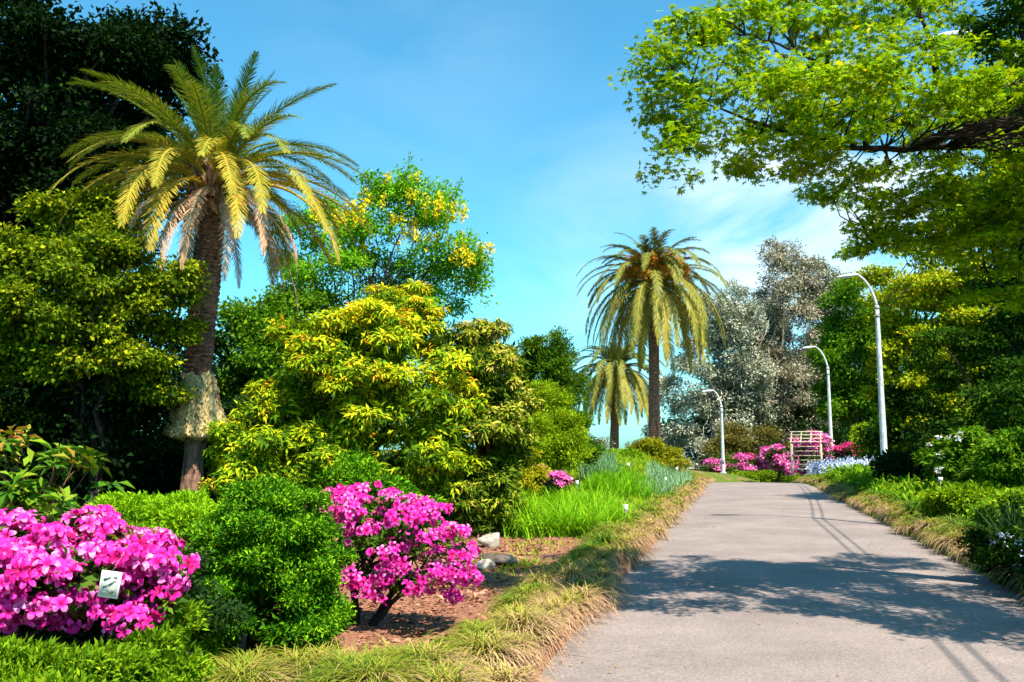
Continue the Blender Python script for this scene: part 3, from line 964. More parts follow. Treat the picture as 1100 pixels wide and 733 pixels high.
def far_palm(label, px, hubpx, d, trunk_r, nfr, Ls, seed, fruit):
    rng = np.random.default_rng(seed)
    hb = at(*hubpx, d)
    bs = foot(px, d)
    root = thing('palm_tree', label, 'palm', bs)
    g = Geo()
    scar_trunk(g, [bs - (0, 0, 0.3), bs * 0.6 + hb * 0.4, hb - (0, 0, 0.1)], (trunk_r * 1.15, trunk_r * 0.95, trunk_r), 60, 12, 0.08, rng)
    n = 500
    an = rng.uniform(0, 6.28, n)
    of = np.stack((np.cos(an), np.sin(an), np.zeros(n)), -1)
    leaves(g, bs + of * trunk_r * 1.0 + np.stack((0 * an, 0 * an, rng.uniform(0, 0.9, n)), -1), of, unit(of * 0.5 + (0, 0, -1) + rng.normal(0, 0.2, (n, 3))), 0.3, 0.05, 0.4)
    g.build('trunk', M['palm_trunk'], root, bs)
    for q in range(nfr):
        f_ = q / (nfr - 1.0)
        az = q * GA + rng.normal(0, 0.15)
        if f_ < 0.22:
            k = f_ / 0.22
            Lq, el0, el1 = 0.70, 1.3 - 0.4 * k, -0.25 - 0.8 * k + rng.normal(0, 0.2)
        elif f_ < 0.52:
            k = (f_ - 0.22) / 0.3
            Lq, el0, el1 = 0.95, 1.0 - 0.5 * k, -1.05 - 0.4 * k + rng.normal(0, 0.06)
        else:
            k = (f_ - 0.52) / 0.48
            Lq, el0, el1 = 1.05, 0.7 - 1.0 * k, -1.57
        g = Geo()
        base = hb + np.array((math.cos(az), math.sin(az), 0)) * trunk_r * 0.7 + (0, 0, 0.3 - 0.7 * f_)
        frond_mesh(g, rng, base, az, el0 + rng.normal(0, 0.08), el1, Ls * Lq * rng.uniform(0.9, 1.08), 72, 0.52, 0.08 + 0.44 * f_, 0.042, rng.normal(0, 0.3), gold=0.2, vee=0.12, pw=0.6 if f_ > 0.52 else (1.5 if f_ < 0.22 else 1.0))
        g.build('frond', M['frond_far'], root, bs)
    if fruit:
        for q in range(16):
            az = -math.pi * (0.02 + 0.96 * q / 15) + rng.normal(0, 0.1)
            g = Geo()
            p0 = hb + (0, 0, 0.25)
            e0 = hb + np.array((math.cos(az) * 1.6, math.sin(az) * 1.6, 0.45 + 0.45 * math.sin(q * 1.7)))
            tube(g, curve(p0, e0, (0, 0, 0.15), 6), np.linspace(0.05, 0.03, 6), 5, 0.3)
            n = 170
            kx = rng.random(n)[:, None]
            P = p0 * (1 - kx) * 0.35 + e0 * (kx + (1 - kx) * 0.65)
            blades(g, P + rng.normal(0, 0.12, (n, 3)), rng.uniform(0, 6.28, n), rng.uniform(0.35, 0.8, n), rng.uniform(0.2, 1.2, n), rng.uniform(1.6, 2.6, n), 0.055,
                   np.clip(rng.normal(0.4, 0.3, n), 0, 1), 3)
            g.build('fruit_stalk', M['orange'], root, bs)
    return root


far_palm('tall palm with bright orange fruit stalks in its crown beyond the flower bed', 703, (702, 303), 45.0, 0.28, 98, 4.9, 13, True)
far_palm('smaller palm half hidden behind the orange-fruited palm', 659, (662, 398), 60.0, 0.30, 90, 4.3, 14, False)

# ------------------------------------------------------------------ shrubs of the left bed
plant('shrub', 'big shrub with yellow and orange new leaves behind the pink azalea', 'shrub', foot(385, 15),
      [lob(400, 400, 15, 105, 75, 1.5), lob(330, 400, 14.6, 55, 60, 0.9), lob(310, 480, 14.2, 70, 55, 1.0), lob(430, 340, 15.2, 50, 35, 0.8), lob(420, 470, 14.2, 90, 70, 1.2),
       lob(280, 520, 13.8, 50, 45, 0.8), lob(370, 520, 14, 90, 60, 1.0), lob(375, 370, 14.8, 50, 40, 0.8), lob(255, 480, 14.4, 22, 32, 0.4)],
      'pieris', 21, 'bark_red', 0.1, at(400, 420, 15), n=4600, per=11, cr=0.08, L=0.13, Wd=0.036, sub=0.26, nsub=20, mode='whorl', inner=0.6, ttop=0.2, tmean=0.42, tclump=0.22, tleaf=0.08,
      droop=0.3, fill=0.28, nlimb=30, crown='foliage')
plant('shrub', 'dark shrub with brownish pink shoot tips right of the yellow shrub', 'shrub', foot(515, 16),
      [lob(520, 410, 16, 50, 62, 1.0), lob(505, 480, 15.6, 60, 65, 1.0), lob(540, 450, 15.8, 30, 60, 0.7), lob(480, 540, 15.2, 60, 35, 0.9), lob(490, 385, 16, 40, 35, 0.8),
       lob(525, 545, 15.4, 32, 35, 0.7)],
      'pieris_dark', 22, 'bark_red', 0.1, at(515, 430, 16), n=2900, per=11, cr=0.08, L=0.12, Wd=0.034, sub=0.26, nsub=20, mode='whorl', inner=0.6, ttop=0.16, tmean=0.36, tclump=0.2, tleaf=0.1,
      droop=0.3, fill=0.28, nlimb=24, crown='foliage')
plant('juniper_shrub', 'spreading lime green juniper at the palm foot, behind the left azalea', 'shrub', foot(175, 8.6),
      [lob(160, 568, 8.6, 60, 36, 0.8), lob(210, 566, 8.4, 50, 32, 0.7), lob(235, 585, 8.0, 40, 40, 0.6), lob(130, 560, 8.8, 30, 22, 0.5)],
      'juniper', 23, 'bark', 0.04, None, n=1500, per=30, cr=0.05, L=0.045, Wd=0.014, inner=0.6, up=0.7, rnd=0.8, dd=0.3, fill=0.15, crown='foliage', zmin=0.2)
plant('yew_bush', 'dense dark green conifer bush between the two near azaleas', 'shrub', foot(278, 6.7),
      [lob(290, 585, 6.7, 70, 60, 0.6), lob(270, 645, 6.5, 85, 62, 0.6), lob(325, 650, 6.5, 45, 58, 0.4), lob(285, 545, 6.8, 42, 28, 0.35), lob(225, 640, 6.4, 38, 50, 0.35),
       lob(310, 600, 6.6, 55, 50, 0.4), lob(250, 600, 6.6, 45, 40, 0.4)],
      'yew', 24, 'bark_dark', 0.05, at(285, 590, 6.7), n=3300, per=30, cr=0.038, L=0.036, Wd=0.013, sub=0.24, nsub=20, inner=0.68, up=0.7, rnd=0.8, dd=0.15, fill=0.16, tclump=0.24, crown='foliage',
      zmin=0.12)
plant('conifer_bush', 'small green conifer bush poking up behind the pink azalea', 'shrub', foot(395, 10),
      [lob(395, 530, 10, 38, 36, 0.4), lob(375, 560, 10, 45, 40, 0.4), lob(430, 560, 10, 40, 30, 0.4)],
      'yew', 25, 'bark_dark', 0.04, None, n=700, per=28, cr=0.06, L=0.06, Wd=0.018, inner=0.55, fill=0.15, tmean=0.55, crown='foliage', dd=0.2)
plant('conifer_bush', 'low yellowish conifer bush in the bottom left corner', 'shrub', foot(75, 3.75),
      [lob(60, 735, 3.75, 95, 36, 0.35), lob(150, 715, 3.9, 50, 28, 0.25), lob(5, 745, 3.7, 70, 42, 0.3), lob(120, 755, 3.7, 70, 42, 0.3), lob(175, 672, 4.3, 24, 18, 0.2),
       lob(60, 790, 3.75, 120, 70, 0.4)],
      'lowbush', 26, 'bark_dark', 0.02, None, n=2000, per=26, cr=0.032, L=0.034, Wd=0.011, inner=0.6, up=0.6, rnd=0.8, dd=0.35, fill=0.12, tmean=0.4, crown='foliage', zmin=0.05)
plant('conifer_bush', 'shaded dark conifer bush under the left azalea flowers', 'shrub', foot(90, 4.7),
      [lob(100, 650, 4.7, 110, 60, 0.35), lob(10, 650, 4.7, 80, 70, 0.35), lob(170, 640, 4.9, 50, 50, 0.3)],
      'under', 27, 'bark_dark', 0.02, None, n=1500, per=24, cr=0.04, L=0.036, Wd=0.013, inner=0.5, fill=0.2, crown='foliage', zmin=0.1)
plant('rhododendron_sapling', 'young broad-leaved shrub with reddish shoot tips above the left azalea', 'shrub', foot(20, 4.9),
      [lob(20, 505, 4.9, 50, 32, 0.3), lob(60, 520, 4.9, 45, 26, 0.25), lob(5, 475, 4.9, 30, 18, 0.2), lob(90, 500, 4.9, 16, 12, 0.1), lob(15, 540, 4.9, 55, 25, 0.3)],
      'rosy', 28, 'bark_red', 0.02, at(25, 510, 4.9), n=70, per=9, cr=0.05, L=0.085, Wd=0.038, mode='whorl', inner=0.5, tmean=0.42, tclump=0.2, tleaf=0.1, ttop=0.1, nlimb=40, lr=0.008,
      crown='foliage', droop=0.25)


# ------------------------------------------------------------------ azaleas with modelled flowers
def flowers(g, rng, P, ax, size, stamens=False):
    """funnel flowers of five broad recurved petals; ax = facing"""
    for p, a, s in zip(P, ax, size):
        a = a / np.linalg.norm(a)
        s1 = unit(np.cross(a, np.array((0.3, 0.2, 0.93)) + rng.normal(0, 0.1, 3)))
        s2 = np.cross(a, s1)
        R = s / 2
        rot = rng.uniform(0, 6.28)
        base_t = rng.normal(0.44, 0.17)
        opn = rng.uniform(0.6, 1.1)
        for k in range(5):
            th = rot + k * 2 * math.pi / 5 + rng.normal(0, 0.07)
            o = s1 * math.cos(th) + s2 * math.sin(th)
            w = np.cross(a, o)
            vs_, ts_ = [], []
            rows = [(0.06, 0.04, 0.0), (0.34, 0.17, 0.40), (0.72, 0.27, 0.62), (1.0, 0.23, 0.58), (1.2, 0.05, 0.40)]
            cup = rng.normal(0, 0.06)
            for (ro, wi, h) in rows:
                for c_ in (-1, -0.0, 1):
                    ruff = rng.normal(0, 0.035)
                    vs_.append(p + o * (ro * R * opn) + w * (c_ * wi * R * 1.15) + a * ((h + cup * ro + 0.13 * abs(c_) * (1 if ro < 0.9 else -0.6) + ruff) * R))
            f_, t_ = [], []
            for r_ in range(4):
                for c_ in range(2):
                    q = r_ * 3 + c_
                    f_.append((q, q + 1, q + 4, q + 3))
                    t_.append(np.clip(base_t + (-0.30, -0.04, 0.16, 0.32)[r_] + rng.normal(0, 0.06), 0, 1))
            g.add(vs_, f_, t_)
        if stamens:
            for k in range(5):
                d_ = unit(a + 0.28 * (s1 * math.cos(k * 1.25) + s2 * math.sin(k * 1.25)))
                leaves(g, np.array([p]), np.array([s1]), np.array([d_]), R * 0.95, R * 0.06, 0.75)


def azalea(label, base, lobes, stems, nfl, fsize, seed, nleaf=600, upb=0.35, face=(0, -0.75, 0.45), stam=False, flobes=None, zmin=None, lsize=0.05):
    rng = np.random.default_rng(seed)
    base = np.asarray(base, float)
    root = thing('azalea_bush', label, 'azalea', base)
    g = Geo()
    tips = foliage(g, rng, [(l[0], l[1] + 0.05, l[2], l[3] * 0.86, l[4] * 0.8, l[5] * 0.82, l[6]) for l in lobes], n=nleaf, per=12, cr=0.05, L=lsize, Wd=lsize * 0.45, mode='whorl', inner=0.45, tmean=0.42, tclump=0.15, tleaf=0.12)
    g.build('foliage', M['azleaf'], root, base)
    g = Geo()
    for (p0, p1, r0) in stems:
        c = curve(p0, p1, rng.normal(0, 0.05, 3), 10, 0.012, rng)
        tube(g, c, np.linspace(r0, r0 * 0.4, 10), 7)
        for q in rng.choice(len(tips), 9):
            tube(g, curve(c[rng.integers(5, 10)], tips[q], (0, 0, 0.02), 6, 0.01, rng), np.linspace(r0 * 0.35, r0 * 0.1, 6), 5)
    g.build('trunk', M['bark_dark'], root, base, smooth=True)
    g = Geo()
    fl = flobes or lobes
    # even spread: reject flowers that crowd one another
    cand, dr_, rr = clump_points(rng, fl, nfl * 14, 0.7, sub=0.33, nsub=20)
    ok = (dr_ @ np.array(face) > -0.25) | (rng.random(len(cand)) < 0.12)
    keep, kd = [], []
    for p, d in zip(cand[ok], dr_[ok]):
        if len(keep) >= nfl:
            break
        if keep:
            dist = np.linalg.norm(np.array(keep) - p, axis=1).min()
            if dist < fsize * 0.34:
                continue
        keep.append(p)
        kd.append(d)
    kd = np.array(kd)
    ax = unit(kd * 0.9 + np.array(face) * 0.6 + (0, 0, upb) + rng.normal(0, 0.5, kd.shape))
    flowers(g, rng, np.array(keep), ax, fsize * rng.uniform(0.8, 1.12, len(keep)), stam)
    g.build('blossoms', M['magenta'], root, base)
    return root


b = foot(390, 7.7)
azalea('magenta azalea on dark bare stems beside the road edging grass', b,
       [lob(438, 574, 7.6, 48, 36, 0.36), lob(396, 562, 7.7, 58, 36, 0.38), lob(465, 595, 7.6, 46, 40, 0.36), lob(395, 600, 7.6, 50, 36, 0.34), lob(352, 556, 7.75, 26, 24, 0.2), lob(430, 630, 7.5, 28, 22, 0.18),
        lob(484, 612, 7.6, 26, 30, 0.22)],
       [(b - (0.08, 0, 0.1), at(400, 600, 7.7), 0.045), (b + (0.02, 0.02, -0.1), at(440, 600, 7.7), 0.04), (b - (0.02, -0.04, 0.1), at(365, 580, 7.7), 0.035), (b + (0.05, 0, -0.1), at(465, 610, 7.6), 0.03)],
       640, 0.088, 31, nleaf=420)
b = foot(70, 4.3)
azalea('large-flowered magenta azalea at the left edge, a white tag hanging in it', b,
       [lob(50, 602, 4.2, 85, 46, 0.32), lob(122, 612, 4.2, 62, 40, 0.3), lob(163, 618, 4.25, 28, 26, 0.16), lob(15, 620, 4.1, 60, 45, 0.28), lob(90, 640, 4.15, 60, 26, 0.25), lob(150, 640, 4.15, 36, 26, 0.2), lob(172, 648, 4.1, 16, 16, 0.08, 2), lob(142, 668, 4.0, 16, 10, 0.08, 2)],
       [(b - (0, 0, 0.1), at(60, 620, 4.2), 0.03), (b + (0.06, 0, -0.1), at(140, 630, 4.2), 0.025), (b + (-0.1, 0, -0.1), at(10, 620, 4.2), 0.025)],
       600, 0.086, 32, nleaf=260, stam=True, lsize=0.06)

# hanging tag in the left azalea: card with frame and dark marks
p = at(118, 628, 3.83)
t_ = thing('plant_label', 'white framed tag with dark marks hanging in the left azalea', 'label', p - (0, 0, 0.06))
axs = np.array([unit(np.array((1, 0.15, -0.16))), unit(np.array((-0.15, 1, 0.12))), unit(np.array((0.18, -0.1, 1.0)))])
o0 = p - (0, 0, 0.06)
g = Geo()
box(g, p, (0.082, 0.004, 0.112), axs)
g.build('card', M['card'], t_, o0)
g = Geo()
box(g, p - axs[1] * 0.0035, (0.066, 0.003, 0.096), axs)
g.build('picture', M['card_grey'], t_, o0)
g = Geo()
for (dx, dz, w, h, an) in ((-0.012, 0.026, 0.030, 0.009, 0.5), (0.010, 0.010, 0.034, 0.008, 0.8), (-0.014, -0.006, 0.026, 0.010, 0.6), (0.006, -0.028, 0.030, 0.007, -0.7), (0.020, 0.034, 0.014, 0.007, 0.2), (0.018, -0.024, 0.016, 0.009, 1.1),
                           (-0.018, -0.034, 0.014, 0.006, 0.1)):
    ra = np.array([axs[0] * math.cos(an) + axs[2] * math.sin(an), axs[1], -axs[0] * math.sin(an) + axs[2] * math.cos(an)])
    box(g, p + axs[0] * dx + axs[2] * dz - axs[1] * 0.006, (w, 0.002, h), ra)
g.build('printed_mark', M['ink'], t_, o0)
g = Geo()
tube(g, curve(p + axs[2] * 0.055, p + axs[2] * 0.13 + (0.01, 0.06, 0.0), (0, 0, 0), 5), 0.0015, 4)
g.build('string', M['stake'], t_, o0)

# rocks


def rock(label, px, py, d, size, m, seed):
    rng = np.random.default_rng(seed)
    x, y = at(px, py, d)[:2]
    z = gz(x, y)
    n, k = 12, 20
    th = np.linspace(0, np.pi, n)
    ph = np.linspace(0, 2 * np.pi, k, endpoint=False)
    T, Pq = np.meshgrid(th, ph, indexing='ij')
    dv = np.stack((np.sin(T) * np.cos(Pq), np.sin(T) * np.sin(Pq), np.cos(T)), -1)
    r = np.ones(T.shape)
    for q in range(16):                                  # chopped by planes into facets
        nrm = unit(rng.normal(size=3))
        dd = rng.uniform(0.42, 0.8)
        r = np.minimum(r, np.where(dv @ nrm > 0.05, dd / np.maximum(dv @ nrm, 0.05), 9))
    r = r * (1 + rng.normal(0, 0.03, r.shape))
    v = dv * r[..., None] * np.array(size) / 2 + (x, y, z + size[2] * 0.22)
    a, b = np.meshgrid(np.arange(n - 1), np.arange(k), indexing='ij')
    b2 = (b + 1) % k
    o = Geo().add(v, np.stack((a * k + b, (a + 1) * k + b, (a + 1) * k + b2, a * k + b2), -1).reshape(-1, 4)).build('rock', M[m], None, (x, y, z))
    return tag(o, label, 'rock')


rock('pale pointed rock on the mulch, right of the pink azalea', 527, 583, 13.6, (0.55, 0.4, 0.34), 'rock', 41)
rock('dark flat stone slab in front of the pale pointed rock', 534, 603, 11.9, (0.65, 0.6, 0.26), 'rock_dark', 42)
rock('small pale stone at the left end of the dark slab', 519, 614, 11.2, (0.34, 0.28, 0.2), 'rock', 43)
rock('reddish brown rock at the bottom left, below the conifer bush', 197, 725, 5.6, (0.34, 0.3, 0.26), 'rock_red', 44)

# ------------------------------------------------------------------ middle distance, left bed
plant('cypress_tree', 'pointed dark green cypress left of the smaller palm', 'tree', foot(592, 27),
      [lob(600, 395, 27, 13, 36, 0.5), lob(598, 430, 27, 26, 40, 0.8), lob(595, 470, 27, 36, 40, 1.0), lob(575, 385, 27.5, 15, 28, 0.6), lob(565, 430, 27.5, 30, 50, 0.9),
       lob(612, 470, 26.6, 24, 40, 0.7)],
      'thuja', 51, 'bark', 0.1, at(598, 420, 27), n=1900, per=22, cr=0.11, L=0.12, Wd=0.035, inner=0.5, up=0.4, dd=0.5, fill=0.2)
plant('shrub', 'soft lime-yellow shrub in front of the pointed cypress', 'shrub', foot(588, 24.5),
      [lob(588, 450, 24.5, 28, 45, 0.8), lob(575, 480, 24.5, 30, 30, 0.8), lob(605, 470, 24.5, 22, 36, 0.6)],
      'lime', 52, 'bark', 0.06, None, n=900, per=22, cr=0.12, L=0.11, Wd=0.03, inner=0.5, up=0.5, dd=0.2, fill=0.15, crown='foliage', tmean=0.38)
plant('shrub', 'rounded golden shrub beside the small magenta azalea', 'shrub', foot(552, 19),
      [lob(552, 500, 19, 24, 20, 0.5), lob(540, 515, 18.8, 22, 20, 0.5), lob(560, 512, 19, 18, 16, 0.4)],
      'golden', 53, 'bark', 0.04, None, n=600, per=20, cr=0.07, L=0.08, Wd=0.03, inner=0.6, fill=0.2, crown='foliage')
b = foot(588, 19.5)
plant('azalea_bush', 'small magenta azalea behind the strap-leaved grass', 'azalea', b,
      [lob(575, 512, 19.4, 13, 9, 0.25), lob(595, 516, 19.3, 15, 8, 0.25), lob(580, 530, 19.5, 22, 10, 0.3)],
      'azleaf', 54, 'bark_dark', 0.02, None, n=200, per=12, cr=0.06, L=0.06, Wd=0.03, mode='whorl', crown='foliage',
      specs=[('blossoms', 'pinkfar', dict(lobes=[lob(574, 510, 19.3, 13, 8, 0.25), lob(596, 514, 19.2, 15, 6, 0.25)], n=190, per=7, cr=0.03, L=0.07, Wd=0.06, mode='whorl', inner=0.8, tmean=0.5))])
plant('shrub', 'clipped round pale green shrub below the orange-fruited palm', 'shrub', foot(674, 38),
      [lob(674, 498, 38, 11, 14, 0.45)], 'cover', 55, 'bark', 0.04, None, n=420, per=16, cr=0.09, L=0.10, Wd=0.05, inner=0.75, fill=0.3, crown='foliage')
plant('shrub', 'bushy golden-green conifer shrub at the orange-fruited palm foot', 'shrub', foot(703, 41),
      [lob(695, 487, 41, 20, 13, 0.8), lob(712, 495, 40.5, 18, 12, 0.7), lob(690, 500, 40.5, 18, 9, 0.7)],
      'golden', 56, 'bark', 0.05, None, n=700, per=18, cr=0.14, L=0.13, Wd=0.04, inner=0.55, fill=0.25, tmean=0.3, crown='foliage')
plant('shrub', 'grey twiggy shrub left of the smaller palm trunk', 'shrub', foot(637, 40),
      [lob(637, 487, 40, 14, 20, 0.6), lob(625, 497, 40, 16, 14, 0.6)],
      'euc_red', 57, 'bark', 0.05, None, n=260, per=16, cr=0.16, L=0.13, Wd=0.04, inner=0.4, tmean=0.2, crown='foliage')
plant('shrub', 'low dark shrub in front of the smaller palm', 'shrub', foot(640, 33),
      [lob(620, 503, 33, 22, 10, 0.8), lob(650, 507, 33, 18, 7, 0.7)],
      'midgreen', 58, 'bark', 0.04, None, n=420, per=16, cr=0.12, L=0.11, Wd=0.05, inner=0.5, fill=0.2, crown='foliage')

# ------------------------------------------------------------------ far trees beyond the crest
far = [
    ('silver-leaved eucalyptus just right of the orange-fruited palm', 765, 88, [(765, 400, 42, 70), (745, 450, 38, 50), (790, 440, 36, 60), (770, 345, 24, 36), (735, 490, 40, 30), (785, 330, 20, 30), (800, 375, 26, 60)], 'euc', 0.5),
    ('tallest rusty-silver eucalyptus in the middle of the far trees', 840, 92, [(842, 310, 26, 45), (835, 365, 40, 50), (860, 345, 34, 45), (828, 420, 42, 60), (818, 345, 20, 36), (850, 285, 20, 24), (862, 430, 40, 60), (830, 272, 14, 18), (868, 300, 18, 34), (800, 440, 36, 60)], 'euc_red', 0.42),
    ('silvery eucalyptus crown behind the second street lamp', 890, 96, [(893, 340, 28, 50), (890, 400, 34, 60), (905, 440, 36, 60), (880, 310, 18, 30)], 'euc', 0.34),
]
for q, (lbl, px, d, ls, mm, tm) in enumerate(far):
    plant('eucalyptus_tree', lbl, 'tree', foot(px, d), [lob(a, b_, d + (k % 3 - 1) * 1.2, c, e) for k, (a, b_, c, e) in enumerate(ls)], mm, 61 + q, 'bark_pale', 0.35,
          at(ls[0][0], ls[0][1], d), n=2600, per=17, cr=0.32, L=0.32, Wd=0.11, sub=0.28, nsub=16, inner=0.45, up=0.5, fill=0.1, nlimb=26, lr=0.14, tmean=tm, tclump=0.2, tleaf=0.2)
plant('broadleaf_tree', 'dark tree between the silver eucalyptus and the tallest one', 'tree', foot(800, 98),
      [lob(805, 400, 98, 36, 70), lob(800, 470, 98, 70, 40), lob(880, 470, 98, 60, 40), lob(735, 480, 98, 40, 35), lob(850, 440, 98, 60, 50)],
      'under', 65, 'bark_dark', 0.3, at(805, 400, 98), n=1500, per=16, cr=0.45, L=0.5, Wd=0.24, fill=0.25)
plant('broadleaf_tree', 'bright green tree round the second street lamp top', 'tree', foot(925, 70),
      [lob(925, 340, 70, 35, 45), lob(915, 400, 70, 36, 45), lob(950, 380, 70, 42, 70), lob(930, 440, 69, 42, 40), lob(905, 440, 71, 26, 36), lob(905, 375, 70, 18, 26)],
      'midgreen', 66, 'bark', 0.25, at(930, 380, 70), n=1600, per=20, cr=0.34, L=0.3, Wd=0.15, fill=0.2, tmean=0.45)
plant('shrub', 'olive-brown shrub behind the far azaleas', 'shrub', foot(802, 80),
      [lob(800, 475, 80, 36, 18, 1.8), lob(825, 482, 80, 25, 16, 1.5), lob(780, 485, 80, 22, 14, 1.5)],
      'olive', 67, 'bark', 0.06, None, n=600, per=16, cr=0.3, L=0.24, Wd=0.09, crown='foliage', fill=0.2)
plant('shrub', 'low yellow-green planting at the foot of the far azaleas', 'shrub', foot(826, 71), [lob(812, 512, 72, 14, 6, 0.8), lob(828, 513, 71, 14, 6, 0.8), lob(844, 512, 70, 12, 6, 0.8), lob(796, 513, 71.5, 10, 5, 0.8)],
      'lime', 78, 'bark', 0.03, None, n=420, per=14, cr=0.2, L=0.16, Wd=0.07, crown='foliage', fill=0.2, tmean=0.3, trunk=False)
for q, (lbl, px, d, ls, fm) in enumerate([
        ('pale magenta azalea behind the farthest street lamp', 785, 74, [(785, 501, 24, 12), (770, 505, 14, 9)], 'pinkfar'),
        ('small rose azalea right of the farthest street lamp', 812, 76, [(810, 500, 13, 10), (822, 503, 9, 8)], 'redfar'),
        ('magenta azalea left of the white trellis', 834, 68, [(834, 491, 13, 12), (842, 497, 12, 12)], 'pinkfar'),
        ('tall pink azalea growing through the white trellis', 874, 63, [(872, 492, 20, 18), (880, 480, 13, 13), (868, 470, 14, 6)], 'pinkfar'),
        ('rose-pink azalea between the second and nearest visible lamps', 915, 60, [(912, 490, 14, 11), (930, 494, 13, 9)], 'redfar')]):
    lb = [lob(a, b_, d, c, e) for a, b_, c, e in ls]
    plant('azalea_bush', lbl, 'azalea', foot(px, d), lb, 'azleaf', 71 + q, 'bark_dark', 0.06, None, group='azaleas at the crest of the road', n=260, per=10, cr=0.14, L=0.17, Wd=0.09, crown='foliage', fill=0.4,
          specs=[('blossoms', fm, dict(lobes=[lob(a, b_, d - 0.5, c, e) for a, b_, c, e in ls], n=420, per=6, cr=0.12, L=0.15, Wd=0.14, inner=0.8, tmean=0.5, tclump=0.25))])
plant('shrub', 'bright yellow-green shrub right of the rose-pink azalea', 'shrub', foot(935, 54),
      [lob(932, 476, 54, 20, 16, 0.9), lob(945, 486, 53.5, 16, 12, 0.8)], 'lime', 77, 'bark', 0.05, None, n=420, per=16, cr=0.2, L=0.17, Wd=0.07, crown='foliage', fill=0.2, tmean=0.35)

# ------------------------------------------------------------------ trees on the right
plant('maple_tree', 'amber-green tree behind the nearest visible street lamp', 'tree', foot(1010, 46),
      [lob(1000, 300, 46, 60, 45, 2.2), lob(1015, 355, 46, 70, 45, 2.5), lob(985, 400, 46, 45, 50, 2.0), lob(1040, 420, 46, 60, 60, 2.2), lob(975, 455, 46, 36, 36, 1.7), lob(1060, 330, 46, 50, 50, 2.2)],
      'maple_far', 81, 'bark_dark', 0.2, at(1010, 340, 46), n=2600, per=22, cr=0.28, L=0.2, Wd=0.13, flat=0.35, up=1.0, fill=0.1, tmean=0.62, sub=0.28, nsub=18, nlimb=30, lr=0.09)
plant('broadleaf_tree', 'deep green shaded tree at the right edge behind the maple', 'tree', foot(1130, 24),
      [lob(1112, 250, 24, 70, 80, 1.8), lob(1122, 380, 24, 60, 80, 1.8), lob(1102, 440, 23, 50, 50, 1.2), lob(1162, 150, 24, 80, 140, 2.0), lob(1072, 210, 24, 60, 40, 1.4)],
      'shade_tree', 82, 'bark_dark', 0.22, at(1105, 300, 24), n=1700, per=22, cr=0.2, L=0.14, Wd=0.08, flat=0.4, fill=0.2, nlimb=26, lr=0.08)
rng = np.random.default_rng(83)
b = foot(1068, 24)
tr = thing('crooked_tree', 'small crooked brown-stemmed tree leaning under the amber-green tree', 'tree', b)
g = Geo()
for pp in ([b - (0, 0, 0.1), at(1062, 465, 24), at(1050, 440, 24), at(1042, 415, 24), at(1030, 390, 24), at(1015, 375, 24)],
           [at(1056, 452, 24), at(1066, 430, 24), at(1069, 405, 24), at(1073, 375, 24)], [at(1047, 428, 24), at(1038, 425, 24), at(1028, 410, 24)]):
    pp = np.array(pp)
    k = np.linspace(0, 1, 20)
    c = np.stack([np.interp(k, np.linspace(0, 1, len(pp)), pp[:, w]) for w in range(3)], -1) + rng.normal(0, 0.008, (20, 3))
    tube(g, c, np.linspace(0.09 if len(pp) > 4 else 0.05, 0.02, 20), 8)
g.build('trunk', M['bark_red'], tr, b, smooth=True)
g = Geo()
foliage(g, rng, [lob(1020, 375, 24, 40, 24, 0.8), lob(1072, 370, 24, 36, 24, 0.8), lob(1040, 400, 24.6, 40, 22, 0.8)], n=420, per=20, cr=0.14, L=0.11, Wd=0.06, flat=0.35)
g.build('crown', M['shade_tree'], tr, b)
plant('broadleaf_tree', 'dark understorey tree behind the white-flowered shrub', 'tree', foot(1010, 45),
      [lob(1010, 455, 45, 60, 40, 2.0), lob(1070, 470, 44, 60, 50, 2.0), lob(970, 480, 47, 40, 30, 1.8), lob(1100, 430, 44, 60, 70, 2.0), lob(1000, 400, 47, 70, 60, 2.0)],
      'shade_tree', 84, 'bark_dark', 0.15, None, n=1500, per=20, cr=0.26, L=0.2, Wd=0.1, fill=0.3, tmean=0.3)

